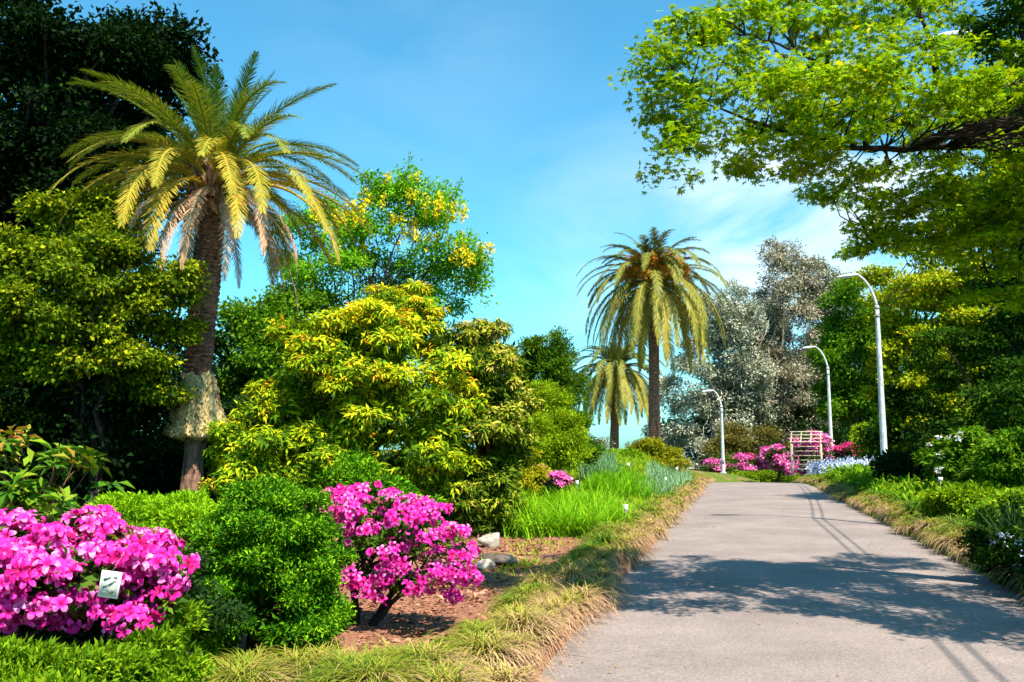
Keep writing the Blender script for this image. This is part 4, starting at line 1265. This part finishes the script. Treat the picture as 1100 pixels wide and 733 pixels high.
# the overhanging maple: layered plates of palmate leaves on dark limbs
rng = np.random.default_rng(90)
mb = foot(1240, 9.6)
mp_ = thing('maple_tree', 'large overhanging maple with bright green star-shaped leaves reaching over the road', 'tree', mb)
plates = [(700, 75, 8.6, 34, 10), (722, 110, 8.6, 30, 10), (735, 45, 8.8, 36, 12), (775, 85, 8.7, 46, 12), (760, 135, 8.6, 40, 11), (800, 35, 9.0, 50, 14), (810, 120, 8.6, 44, 12), (825, 155, 8.5, 38, 10),
          (850, 85, 8.8, 50, 13), (865, 25, 9.2, 55, 14), (880, 130, 8.6, 50, 12), (915, 65, 9.0, 50, 14), (930, 20, 9.4, 50, 14), (940, 115, 8.8, 55, 14), (900, 165, 8.6, 40, 10),
          (985, 60, 9.3, 50, 14), (990, 145, 9.0, 55, 14), (960, 190, 9.0, 46, 12), (1040, 110, 9.4, 44, 16), (1050, 165, 9.2, 55, 14), (1020, 205, 9.3, 55, 12), (1000, 15, 9.8, 45, 14),
          (1080, 215, 9.6, 50, 14), (950, 240, 10.2, 40, 9), (990, 260, 10.4, 50, 10), (1040, 265, 10.2, 55, 12), (1090, 280, 10.2, 50, 14), (935, 262, 10.6, 26, 7), (1075, 320, 10.4, 45, 12),
          (1085, 30, 10.0, 40, 14), (1120, 130, 9.8, 50, 20), (1140, 220, 10.0, 60, 20), (722, 152, 8.5, 16, 5), (852, 168, 8.5, 22, 6), (1130, 60, 9.6, 50, 30), (745, 185, 8.4, 10, 5), (716, 178, 8.4, 9, 5), (780, 20, 9.2, 40, 12),
          (850, -20, 9.4, 60, 14), (950, -30, 9.6, 70, 16), (1050, -30, 10, 70, 20), (1180, 160, 10.5, 70, 30), (1230, 60, 10.5, 90, 50),
          (1060, 240, 10, 50, 14), (1020, 235, 9.8, 45, 12), (960, 215, 9.6, 45, 10), (1075, 185, 9.2, 50, 14), (905, 190, 9.4, 30, 7), (1100, 240, 9.6, 50, 16),
          (1230, 150, 8.4, 60, 14), (1290, 110, 7.8, 70, 16), (1340, 160, 7.4, 80, 16), (1260, 210, 8.0, 60, 14), (1380, 90, 7.6, 90, 18), (1200, 90, 8.6, 60, 14), (1330, 40, 8.0, 90, 20), (1420, 180, 7.0, 90, 18),  # plates out of frame, added to shade the right side of the road
          (846, 108, 8.0, 46, 10), (900, 98, 7.8, 50, 10), (965, 92, 7.6, 50, 10), (1030, 96, 7.5, 50, 10), (1095, 88, 7.4, 50, 10), (1160, 105, 7.5, 60, 12), (1270, 60, 6.9, 80, 16), (1350, 110, 6.8, 80, 16), (1450, 60, 6.8, 90, 18), (1230, 20, 7.2, 70, 14), (1330, 120, 6.5, 70, 14), (1400, 90, 6.3, 70, 14), (1480, 130, 6.3, 70, 14), (1420, 160, 6.4, 70, 14), (1520, 70, 6.5, 80, 14)]  # nearer plates, many out of frame, added to extend the road shadow
plates = [(a, b_, d * 0.92, c, e) for a, b_, d, c, e in plates]
pl = [lob(a, b_, d, c, e, rng.uniform(0.45, 0.8)) for a, b_, d, c, e in plates]
g = Geo()
tips = foliage(g, rng, pl, n=6000, per=9, cr=0.085, L=0.053, Wd=0.036, sub=0.30, nsub=10, flat=0.35, up=1.3, outw=0.1, rnd=0.35, inner=0.15, mode='star', tmean=0.40, tclump=0.15, tleaf=0.08, dd=-0.35)
g.build('crown', M['maple'], mp_, mb)
g = Geo()
fork = at(1180, 250, 9.38)
tube(g, curve(mb - (0, 0, 0.2), fork, (0.1, 0, 0), 14, 0.02, rng), np.linspace(0.24, 0.16, 14), 12)


def limb(pp, r0, r1, n=24):
    pp = np.array(pp)
    k = np.linspace(0, 1, n)
    c = np.stack([np.interp(k, np.linspace(0, 1, len(pp)), pp[:, w]) for w in range(3)], -1)
    for _ in range(3):
        c[1:-1] = (c[:-2] + 2 * c[1:-1] + c[2:]) / 4
    c[1:-1] += rng.normal(0, 0.012, (n - 2, 3))
    c[:, 2] -= np.linspace(0, 0.16, n)
    tube(g, c, np.linspace(r0, r1, n), 8)
    return c


limbs = [limb([fork, at(1130, 185, 9.20), at(1085, 128, 9.02), at(1040, 108, 8.74), at(1010, 85, 8.56), at(1002, 40, 8.56), at(985, -10, 8.65)], 0.095, 0.014),
         limb([at(1040, 108, 8.74), at(1000, 100, 8.56), at(960, 85, 8.37), at(920, 75, 8.28), at(870, 55, 8.19), at(835, 30, 8.10), at(800, 20, 8.10)], 0.035, 0.007),
         limb([fork, at(1120, 170, 9.02), at(1060, 150, 8.56), at(1000, 150, 8.28), at(920, 155, 8.00), at(850, 130, 7.91), at(790, 110, 7.91), at(740, 85, 7.91)], 0.055, 0.006),
         limb([at(920, 155, 8.00), at(870, 140, 7.91), at(820, 95, 7.91), at(780, 55, 8.00), at(740, 25, 8.10)], 0.03, 0.007),
         limb([at(920, 75, 8.28), at(880, 75, 8.19), at(840, 50, 8.10), at(825, 25, 8.10)], 0.022, 0.006),
         limb([fork, at(1130, 230, 9.20), at(1070, 235, 9.20), at(1000, 245, 9.48), at(940, 250, 9.57)], 0.045, 0.008),
         limb([fork, at(1150, 120, 9.38), at(1110, 40, 9.20), at(1080, -40, 9.20)], 0.1, 0.04)]
allp = np.concatenate([l_[7:] for l_ in limbs])
for q in rng.choice(len(tips), 330, replace=False):
    b_ = tips[q]
    dist = np.linalg.norm(allp - b_, axis=1) + 0.25 * np.maximum(0, allp[:, 2] - b_[2])
    a = allp[np.argmin(dist)]
    ln = np.linalg.norm(b_ - a)
    tube(g, curve(a, b_, (0, 0, 0.06 * ln), 7, 0.03 * ln, rng), np.linspace(0.012, 0.003, 7), 4)
g.build('trunk', M['bark_dark'], mp_, mb, smooth=True)
# slender stems hanging in front of the right edge
rng = np.random.default_rng(91)
b = foot(1170, 9.0)
st = thing('slender_tree', 'thin dark multi-stemmed tree against the sky at the upper right edge', 'tree', b)
g = Geo()
for px, r in ((1086, 0.02), (1097, 0.026), (1092, 0.015)):
    tube(g, curve(b + (rng.normal(0, 0.1), rng.normal(0, 0.1), -0.1), at(px - 8, -60, 9.0), (0.1, 0, 0), 16, 0.015, rng), np.linspace(r * 1.5, r * 0.7, 16), 7)
g.build('trunk', M['bark_dark'], st, b, smooth=True)
g = Geo()
foliage(g, rng, [lob(1075, 65, 9.0, 30, 45, 0.4), lob(1105, 120, 9.0, 30, 20, 0.4), lob(1090, 10, 9.0, 36, 26, 0.45), lob(1130, 60, 9.0, 50, 80, 0.6)], n=420, per=16, cr=0.09, L=0.075, Wd=0.035, flat=0.5)
g.build('crown', M['shade_tree'], st, b)

# ------------------------------------------------------------------ shrubs of the right bed
b = foot(1030, 21)
plant('rhododendron_bush', 'loose shrub with white flowers in the right bed', 'shrub', b,
      [lob(1040, 490, 21, 22, 30, 0.5), lob(1025, 500, 21, 24, 28, 0.5), lob(1045, 470, 21, 14, 16, 0.35), lob(1000, 495, 21.4, 14, 14, 0.35)],
      'midgreen', 92, 'bark_dark', 0.03, None, n=330, per=10, cr=0.08, L=0.13, Wd=0.05, mode='whorl', crown='foliage', fill=0.2, inner=0.5,
      specs=[('blossoms', 'whitefl', dict(lobes=[lob(1008, 477, 20.6, 8, 10, 0.2), lob(1010, 492, 20.6, 7, 7, 0.2), lob(1028, 472, 20.6, 8, 8, 0.2), lob(1007, 502, 20.6, 5, 5, 0.2)], n=10, per=10, cr=0.03, L=0.075, Wd=0.06, inner=0.6, mode='whorl', tmean=0.6))])
for q, (lbl, px, d, ls, mm, tm) in enumerate([
        ('pale green shrub at the right edge above the other bushes', 1095, 17, [(1090, 495, 30, 30), (1110, 480, 30, 40), (1075, 515, 24, 20)], 'midgreen', 0.45),
        ('low bright shrub below the pale green shrub at the right edge', 1088, 13.5, [(1096, 548, 24, 14), (1118, 548, 26, 20), (1072, 552, 16, 9)], 'cover', 0.5),
        ('low yellow-green bush behind the orange bedding flowers', 1040, 16.5, [(1040, 540, 24, 14), (1020, 543, 20, 10), (1060, 535, 20, 14)], 'lime', 0.25),
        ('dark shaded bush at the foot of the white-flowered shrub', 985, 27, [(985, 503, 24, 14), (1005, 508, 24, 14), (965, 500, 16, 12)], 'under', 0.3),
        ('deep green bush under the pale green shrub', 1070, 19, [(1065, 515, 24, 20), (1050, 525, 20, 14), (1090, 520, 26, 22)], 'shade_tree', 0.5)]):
    plant('shrub', lbl, 'shrub', foot(px, d), [lob(a, b_, d + 0.2 * (k - 1), c, e) for k, (a, b_, c, e) in enumerate(ls)], mm, 93 + q, 'bark_dark', 0.03, None, n=620, per=20, cr=0.07 * d / 14,
          L=0.075 * d / 14, Wd=0.035 * d / 14, inner=0.55, fill=0.25, tmean=tm, crown='foliage')


def spiky(label, px, d, n, L, seed, group=None):
    rng = np.random.default_rng(seed)
    b = foot(px, d)
    g = Geo()
    P = b + np.stack((rng.normal(0, 0.06, n), rng.normal(0, 0.06, n), np.zeros(n)), -1)
    th0 = rng.uniform(0.05, 1.0, n)
    blades(g, P, rng.uniform(0, 6.28, n), L * rng.uniform(0.7, 1.1, n), th0, th0 + rng.uniform(0.1, 0.6, n), 0.035, np.clip(rng.normal(0.45, 0.2, n), 0, 1), 5)
    return tag(g.build('sword_leaf_plant', M['spike'], None, b), label, 'plant', group)


spiky('dark sword-leaved plant beside the road at the right edge', 1084, 11.4, 150, 0.8, 101)
spiky('second dark sword-leaved plant, nearer the camera and half out of frame', 1135, 9.7, 150, 0.8, 102)
b = foot(1115, 9.8)
plant('hydrangea_bush', 'dark low bush with pale bluish flowers in the shade at the right edge', 'shrub', b,
      [lob(1105, 598, 10.0, 40, 28, 0.4), lob(1078, 592, 10.8, 30, 20, 0.3), lob(1135, 610, 9.6, 46, 32, 0.4)],
      'shade_tree', 103, 'bark_dark', 0.02, None, n=620, per=20, cr=0.05, L=0.055, Wd=0.03, crown='foliage', fill=0.25, tmean=0.3, zmin=0.1,
      specs=[('blossoms', 'bluefl', dict(lobes=[lob(1092, 592, 9.8, 22, 16, 0.3)], n=22, per=9, cr=0.02, L=0.024, Wd=0.02, mode='whorl', inner=0.85, tmean=0.6))])


# ------------------------------------------------------------------ street lamps and cables
def arc_path(p0, p1, p2, n=14):
    s = np.linspace(0, 1, n)[:, None]
    return p0 * (1 - s) ** 2 + 2 * p1 * s * (1 - s) + p2 * s * s


TOP = {}


def lamp(label, key, x, y, h, reach, rise, r0, r1, hd=(-CA, SA, 0)):
    b = np.array((x, y, gz(x, y)))
    root = thing('street_lamp', label, 'street lamp', b, 'street lamps along the road')
    top = b + (0, 0, h - rise)
    g = Geo()
    k = np.linspace(0, 1, 16)
    tube(g, (b - (0, 0, 0.3)) * (1 - k[:, None]) + top * k[:, None], r0 + (r1 - r0) * k, 16)
    g.build('pole', M['lamp_paint'], root, b, smooth=True)
    g = Geo()
    tube(g, [b - (0, 0, 0.05), b + (0, 0, 0.10), b + (0, 0, 0.16)], (r0 + 0.13, r0 + 0.12, r0 + 0.03), 16)
    g.build('base_plate', M['band'], root, b)
    g = Geo()
    box(g, b + (0, -r0 + 0.02, 0.95), (0.13, 0.05, 0.34))
    g.build('hatch', M['band'], root, b)
    d = np.array(hd)
    tip = b + d * reach + (0, 0, h)
    g = Geo()
    tube(g, arc_path(top - (0, 0, 0.05), top + (0, 0, rise * 0.8) + d * reach * 0.3, tip), np.linspace(r1 * 0.75, r1 * 0.5, 14), 10)
    g.build('arm', M['lamp_paint'], root, b, smooth=True)
    g = Geo()
    for zz in (0.12, 0.5):
        tube(g, [top - (0, 0, zz + 0.05), top - (0, 0, zz - 0.05)], (r1 + 0.022) * 1.0, 14)
    g.build('collar', M['band'], root, b)
    # cobra head: flattened tapering shell
    g = Geo()
    dd = unit(d + np.array((0, 0, -0.10)))
    side = np.cross(dd, (0, 0, 1.0))
    side /= np.linalg.norm(side)
    upv = np.cross(side, dd)
    prof = [(-0.05, 0.05, 0.05), (0.1, 0.08, 0.07), (0.3, 0.14, 0.10), (0.55, 0.17, 0.11), (0.75, 0.15, 0.085), (0.88, 0.09, 0.05), (0.9, 0.02, 0.02)]
    th = np.linspace(0, 2 * np.pi, 16, endpoint=False)
    v = np.array([[tip + dd * l + side * (w * np.cos(t)) + upv * (hh * np.sin(t) * (1.0 if np.sin(t) > 0 else 0.45)) for t in th] for l, w, hh in prof])
    a, q = np.meshgrid(np.arange(len(prof) - 1), np.arange(16), indexing='ij')
    q2 = (q + 1) % 16
    g.add(v, np.stack((a * 16 + q, a * 16 + q2, (a + 1) * 16 + q2, (a + 1) * 16 + q), -1).reshape(-1, 4))
    head = g.build('lamp_head', M['lamp_head'], root, b, smooth=True)
    g = Geo()
    prof = [(0.26, 0.02, 0.0), (0.3, 0.10, 0.035), (0.5, 0.125, 0.05), (0.7, 0.10, 0.035), (0.74, 0.02, 0.0)]
    v = np.array([[tip - upv * 0.045 + dd * l + side * (w * np.cos(t)) - upv * (hh * abs(np.sin(t))) for t in th] for l, w, hh in prof])
    a, q = np.meshgrid(np.arange(len(prof) - 1), np.arange(16), indexing='ij')
    q2 = (q + 1) % 16
    g.add(v, np.stack((a * 16 + q, a * 16 + q2, (a + 1) * 16 + q2, (a + 1) * 16 + q), -1).reshape(-1, 4))
    g.build('lens', M['lens'], head, b, smooth=True)
    TOP[key] = top
    return root


x_, y_ = at(951, 512, 41)[:2]
lamp('nearest fully visible white street lamp, cables running from it to the right', 1, x_, y_, 9.35, 0.8, 1.5, 0.165, 0.09)
x_, y_ = at(894, 507, 64)[:2]
lamp('second street lamp, beside the white trellis', 2, x_, y_, 9.1, 0.8, 1.5, 0.165, 0.09)
x_, y_ = at(777, 510, 70)[:2]
lamp('farthest street lamp, in front of the pale magenta azalea', 3, x_, y_, 1.6 + 61 / F * 70 - gz(x_, y_), 0.6, 1.2, 0.16, 0.09)
x_, y_ = at(1138, 481, 16)[:2]
lamp('street lamp mostly hidden by the maple leaves, only its white head showing at the top', 0, x_, y_, 9.15, 0.9, 1.2, 0.13, 0.08)


def cable(label, pts, sag):
    g = Geo()
    for a, b in zip(pts[:-1], pts[1:]):
        tube(g, curve(a, b, (0, 0, -sag), 40), 0.016, 5)
    o = g.build('overhead_cable', M['cable'])
    return tag(o, label, 'cable', 'overhead cables')


endu = np.array((*uv2xy(-9, 4.6), 7.6))
for q, off in enumerate((0.0, 0.42)):
    cable(('upper', 'lower')[q] + ' of the two cables strung between the street lamps', [TOP[1] + (-0.14, -0.05, -0.12 - off), TOP[0] + (-0.11, -0.04, -0.12 - off), endu - (0, 0, off)], 0.5)

# ------------------------------------------------------------------ white trellis arch
b = foot(866, 60)
tl = thing('garden_trellis', 'white wooden trellis arch beside the road at the crest', 'trellis', b)
c = np.array((0.93, -0.36, 0.0))
w_ = np.array((0.36, 0.93, 0.0))
zup = np.array((0, 0, 1.0))
ax3 = np.array([c, w_, zup])
zt = at(866, 477, 60)[2] - b[2]
hw, hdp = 0.95, 0.55
for sx in (-1, 1):
    for sy in (-1, 1):
        g = Geo()
        pp = b + c * hw * sx + w_ * hdp * sy
        box(g, pp + zup * (zt / 2 - 0.1), (0.09, 0.09, zt + 0.2), ax3)
        o = g.build('post', M['grey_wood'] if (sx, sy) == (-1, -1) else M['white_wood'], tl, b)
for sy in (-1, 1):
    g = Geo()
    for q in range(1, 7):
        box(g, b + w_ * (hdp * sy) + zup * (zt * q / 6.6), (2 * hw - 0.09, 0.05, 0.06), ax3)
    if sy > 0:
        g.build('lattice_panel', M['white_wood'], tl, b)
for sx in (-1, 1):
    g = Geo()
    for q in range(1, 7):
        box(g, b + c * (hw * sx) + zup * (zt * (q + 0.35) / 6.8), (0.05, 2 * hdp - 0.09, 0.055), ax3)
    g.build('side_panel', M['white_wood'], tl, b)
g = Geo()
lift = 0.82
sl = unit(w_ * 1.5 + zup * lift)
for q in range(4):
    a = b + c * (-hw + 2 * hw * q / 3) + zup * (zt + 0.03) - w_ * hdp
    nrm = np.cross(c, sl)
    box(g, a + sl * 0.8, (0.06, 1.6, 0.06), np.array([c, sl, nrm]))
for q in range(4):
    a = b + zup * (zt + 0.09) - w_ * hdp + sl * (0.08 + 0.48 * q)
    box(g, a, (2 * hw + 0.25, 0.06, 0.06), np.array([c, sl, np.cross(c, sl)]))
g.build('roof_lattice', M['white_wood'], tl, b)


# ------------------------------------------------------------------ plant labels on stakes
def stake_label(label, px, py, d, w, h):
    p = at(px, py, d)
    z = gz(p[0], p[1])
    b = np.array((p[0], p[1], z))
    r = thing('plant_label', label, 'label', b, 'white plant labels in the beds')
    g = Geo()
    ht = max(p[2] - z, h)
    tube(g, [b - (0, 0, 0.08), b + (0, 0.006, ht)], 0.008, 6)
    g.build('stake', M['stake'], r, b)
    g = Geo()
    box(g, b + (0, -0.008, ht), (w, 0.006, h), np.array([(1, 0, 0), unit(np.array((0, 1, 0.2))), unit(np.array((0, -0.2, 1)))]))
    g.build('card', M['card'], r, b)
    g = Geo()
    for q in range(3):
        box(g, b + (0, -0.0135 - 0.2 * (h * 0.25 * (1 - q)) * -1, ht + h * 0.25 * (1 - q)), (w * 0.7, 0.003, h * 0.06), None)
    return r


stake_label('white card label on a stake at the right end of the strap-leaved grass', 672, 546, 17.0, 0.09, 0.14)
stake_label('small white label beside the small magenta azalea', 620, 519, 20.5, 0.075, 0.11)
stake_label('small white label below the clipped round shrub', 675, 508, 33, 0.11, 0.15)
stake_label('tiny pale label in the grey-green irises', 715, 515, 29, 0.08, 0.11)
stake_label('tiny pale label under the bushy golden-green conifer shrub', 727, 504, 36, 0.09, 0.14)
stake_label('white label on a stake in the right bed before the white-flowered shrub', 1010, 515, 19.5, 0.10, 0.09)


# ------------------------------------------------------------------ grasses and ground cover
def tuft_row(g, rng, spots, nb, L, spread=0.10, w=0.007, road=0.0, seg=6):
    """rounded tussocks: blades spring up, arch over and hang; old ones on the road side have dried to tan"""
    for (x, y, z, s, green) in spots:
        n = int(nb)
        az = rng.uniform(0, 6.28, n)
        rr0 = spread * s * np.sqrt(rng.random(n))
        a0 = rng.uniform(0, 6.28, n)
        P = np.stack((x + rr0 * np.cos(a0), y + rr0 * np.sin(a0), np.full(n, z)), -1)
        age = rng.random(n)
        th0 = 0.1 + 0.95 * age + rng.normal(0, 0.12, n)
        e = 1.5 + 1.5 * age ** 0.6 + rng.normal(0, 0.2, n)
        ln = L * s * (0.55 + 0.55 * age) * rng.uniform(0.75, 1.15, n)
        t = np.clip(0.06 + (1 - green) * 0.66 + 0.46 * (age - 0.45) + 0.25 * np.cos(az - road) * (age > 0.3) + rng.normal(0, 0.11, n), 0, 1)
        blades(g, P, az, ln, th0, e, w * rng.uniform(0.7, 1.2, n), t, seg)


def border(edge_v, sign, u0, u1, seed, name, width, green0, gap=None):
    rng = np.random.default_rng(seed)
    g = Geo()
    u = u0
    while u < u1:
        near_ = max(0.25, u / 10.0)
        step = rng.uniform(0.34, 0.56) * min(1.6, 0.75 + 0.025 * u)
        for row in range(width):
            if gap and gap[0] < u < gap[1]:
                continue
            vv = edge_v + bend(u) + sign * (0.19 + 0.36 * row + rng.normal(0, 0.07))
            uu = u + rng.normal(0, 0.08)
            x, y = uv2xy(uu, vv)
            z = gz(x, y) + 0.02
            s = rng.uniform(0.6, 1.15) * ((0.72 if (u < 13 and sign < 0) else 1.1) if row else (1.05 if u < 10 else 0.9))
            gn = np.clip(green0 + (0.22 if row else -0.15) + rng.normal(0, 0.16), 0, 1)
            nb = int(np.clip(560 / (0.6 + u / 10.0), 60, 520))
            tuft_row(g, rng, [(x, y, z, s, gn)], nb, 0.54, spread=0.11, w=0.0085 * np.clip(u / 9.0, 1, 4), road=-A if sign < 0 else math.pi - A)
        u += step
    return tag(g.build(name, M['edge_grass']), kind='stuff')


lft = border(VL - 0.02, -1, 2.5, 50, 201, 'edging_grass', 2, 0.34)
tag(lft, 'arching green and tan grass mounds along the left road edge', 'grass')
rgt = border(VR + 0.02, 1, 6.5, 52, 202, 'edging_grass', 2, 0.70, gap=(36.2, 38.8))
tag(rgt, 'arching yellowish grass mounds along the right road edge', 'grass')

# grass clumps that bulge into the bed at the lower left
rng = np.random.default_rng(203)
g = Geo()
for q in range(34):
    px, d = rng.uniform(250, 500), rng.uniform(5.4, 6.1)
    x = at(px, 481, d)[0]
    u_, v_ = xy2uv(x, d)
    if v_ > VL - 0.5 or v_ < VL - 2.0 or (px < 330 and d > 6.0):
        continue
    tuft_row(g, rng, [(x, d, gz(x, d) + 0.02, rng.uniform(0.7, 1.15), np.clip(rng.normal(0.42, 0.18), 0, 1))], 460, 0.56, spread=0.10, w=0.0085, road=-A)
tag(g.build('edging_grass', M['edge_grass']), 'tan and green grass mounds below the pink azalea', 'grass', kind='stuff')


def patch(name, label, m, seed, poly, n, L, w, th0, th1, tmean=0.5, seg=5, clump=8, cs=0.09):
    """strap leaves over an area given by corners (px, depth)"""
    rng = np.random.default_rng(seed)
    P = []
    pxs, ds = [c[0] for c in poly], [c[1] for c in poly]
    XY = [(at(c[0], 481, c[1])[0], c[1]) for c in poly]
    x0, x1, y0, y1 = min(a[0] for a in XY), max(a[0] for a in XY), min(ds), max(ds)
    while len(P) < n // clump:
        x, y = rng.uniform(x0, x1), rng.uniform(y0, y1)
        inside = False
        for k in range(len(XY)):
            (xa, ya), (xb, yb) = XY[k], XY[k - 1]
            if (ya > y) != (yb > y) and x < (xb - xa) * (y - ya) / (yb - ya) + xa:
                inside = not inside
        if inside:
            P.append((x, y))
    P = np.repeat(np.array(P), clump, axis=0) + rng.normal(0, cs, (len(P) * clump, 2))
    z = ground_z(P[:, 0], P[:, 1])
    g = Geo()
    n = len(P)
    a0 = rng.uniform(th0[0], th0[1], n)
    blades(g, np.column_stack((P, z)), rng.uniform(0, 6.28, n), L * rng.uniform(0.6, 1.15, n), a0, a0 + rng.uniform(th1[0], th1[1], n), w, np.clip(rng.normal(tmean, 0.2, n), 0, 1), seg)
    return tag(g.build(name, M[m]), label, 'grass', kind='stuff')


patch('strap_leaf_grass', 'lush bright green strap leaves in the left bed', 'lily', 211, [(530, 16.4), (560, 14.6), (640, 15.2), (672, 17.5), (640, 21), (545, 20)], 5200, 0.78, 0.026, (0.05, 0.5), (0.6, 2.0))
patch('strap_leaf_grass', 'second stand of green blades beyond the strap leaves', 'lily', 212, [(625, 24), (700, 24.5), (700, 29), (650, 30)], 2600, 0.6, 0.03, (0.05, 0.4), (0.4, 1.6), 0.35)
patch('iris_leaves', 'grey-green iris blades beside the left edging grass', 'iris', 213, [(690, 25), (722, 26.5), (742, 38), (700, 36)], 2600, 0.5, 0.035, (0.0, 0.35), (0.2, 1.2))
patch('iris_leaves', 'grey-green iris blades below the smaller palm', 'iris', 214, [(625, 27), (660, 28), (655, 33), (630, 33)], 1200, 0.75, 0.03, (0.0, 0.35), (0.2, 0.9), 0.3)
patch('meadow_grass', 'mixed low grass behind the strap leaves', 'cover', 215, [(560, 20.5), (680, 19.5), (735, 40), (640, 42), (600, 27)], 9000, 0.28, 0.03, (0.1, 0.8), (0.4, 1.6), 0.6)
patch('meadow_grass', 'yellowish weeds on the mulch by the rocks', 'cover', 216, [(505, 9.6), (560, 10.6), (640, 15.0), (560, 14.4), (520, 12)], 700, 0.12, 0.012, (0.2, 1.0), (0.4, 1.4), 0.8, clump=24, cs=0.13)


def cover(name, label, m, seed, uv, n, L, h, tmean=0.45, kind='stuff', per=8):
    rng = np.random.default_rng(seed)
    u = rng.uniform(uv[0], uv[1], n)
    v = rng.uniform(uv[2], uv[3], n)
    ok = ~((u > 36.2) & (u < 38.8))
    x, y = uv2xy(u[ok], v[ok])
    sc = np.clip(y / 14, 0.8, 3)
    z = ground_z(x, y) + h * rng.random(len(x)) ** 0.7
    P = np.repeat(np.column_stack((x, y, z)), per, axis=0)
    k = np.repeat(sc, per)
    P = P + rng.normal(0, 0.05, P.shape) * k[:, None]
    n = len(P)
    t = np.clip(np.repeat(rng.normal(tmean, 0.17, len(x)), per) + rng.normal(0, 0.12, n), 0, 1)
    g = Geo()
    leaves(g, P, unit(rng.normal(0, 0.5, (n, 3)) + (0, 0, 1)), unit(rng.normal(0, 0.8, (n, 3)) + (0, 0, 0.45)), L * k * rng.uniform(0.6, 1.3, n), L * 0.4 * k, t)
    return tag(g.build(name, M[m]), label, 'ground cover', kind=kind)


cover('ground_cover', 'fresh green ground cover in the right bed', 'cover', 221, (9, 41, VR + 0.7, VR + 6.5), 7000, 0.10, 0.22, 0.4)
cover('bedding_flowers', 'orange and yellow bedding flowers in the right bed', 'yellow_flower', 222, (13, 30, VR + 1.0, VR + 2.6), 170, 0.035, 0.30, 0.2, per=5)
cover('bedding_flowers', 'pale lavender-blue flowers below the far azaleas', 'bluefl', 223, (41.5, 60, VR + 1.2, VR + 9), 4200, 0.05, 0.5, 0.5, per=7)
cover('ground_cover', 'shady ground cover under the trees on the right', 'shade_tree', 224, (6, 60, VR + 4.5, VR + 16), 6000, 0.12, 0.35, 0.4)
cover('ground_cover', 'low leafy growth under the trees on the left', 'under', 225, (5, 32, VL - 14, VL - 5), 6000, 0.12, 0.3, 0.4)

# bark chips, litter along the road edges
rng = np.random.default_rng(231)


def scatter(name, label, m, xs, ys, size, lift):
    n = len(xs)
    z = ground_z(xs, ys) + lift
    g = Geo()
    s = size * rng.uniform(0.5, 1.6, n)
    leaves(g, np.column_stack((xs, ys, z)), unit(rng.normal(0, 0.45, (n, 3)) + (0, 0, 1)), unit(rng.normal(0, 1, (n, 3)) * (1, 1, 0.25)), s, s * 0.45, rng.random(n))
    return tag(g.build(name, M[m]), label, 'litter', kind='stuff')


n = 11000
d = rng.uniform(5.5, 15.5, n)
px = rng.uniform(280, 640, n)
xs = (px - CX) / F * d
u_, v_ = xy2uv(xs, d)
ok = v_ < VL - 0.6
scatter('bark_mulch', 'reddish bark chips covering the left bed', 'chips', xs[ok], d[ok], 0.055, 0.012)
for sgn, ed, lbl in ((-1, VL, 'fallen brown leaves along the left road edge'), (1, VR, 'fallen brown leaves along the right road edge')):
    n = 2600
    u_ = rng.uniform(4, 40, n)
    v_ = ed + sgn * (0.10 + rng.normal(0, 0.10, n))
    x, y = uv2xy(u_, v_)
    g = Geo()
    s = 0.03 * rng.uniform(0.5, 1.6, n)
    z = np.maximum(ground_z(x, y), road_z(u_)) + 0.02
    leaves(g, np.column_stack((x, y, z)), unit(rng.normal(0, 0.4, (n, 3)) + (0, 0, 1)), unit(rng.normal(0, 1, (n, 3)) * (1, 1, 0.2)), s, s * 0.6, rng.random(n))
    tag(g.build('leaf_litter', M['litter']), lbl, 'litter', kind='stuff')

# a few leaves and petals blown onto the asphalt
rng = np.random.default_rng(241)
n = 420
u_ = rng.uniform(5, 38, n)
v_ = np.where(rng.random(n) < 0.75, np.where(rng.random(n) < 0.5, VL + 0.1 + rng.exponential(0.35, n), VR - 0.1 - rng.exponential(0.45, n)), rng.uniform(VL + 0.2, VR - 0.2, n))
x, y = uv2xy(u_, np.clip(v_, VL, VR))
g = Geo()
s_ = 0.026 * rng.uniform(0.5, 1.6, n)
leaves(g, np.column_stack((x, y, road_z(u_) + 0.036)), unit(rng.normal(0, 0.25, (n, 3)) + (0, 0, 1)), unit(rng.normal(0, 1, (n, 3)) * (1, 1, 0.1)), s_, s_ * 0.6, rng.random(n))
tag(g.build('leaf_litter', M['litter']), 'small dry leaves scattered on the asphalt', 'litter', kind='stuff')
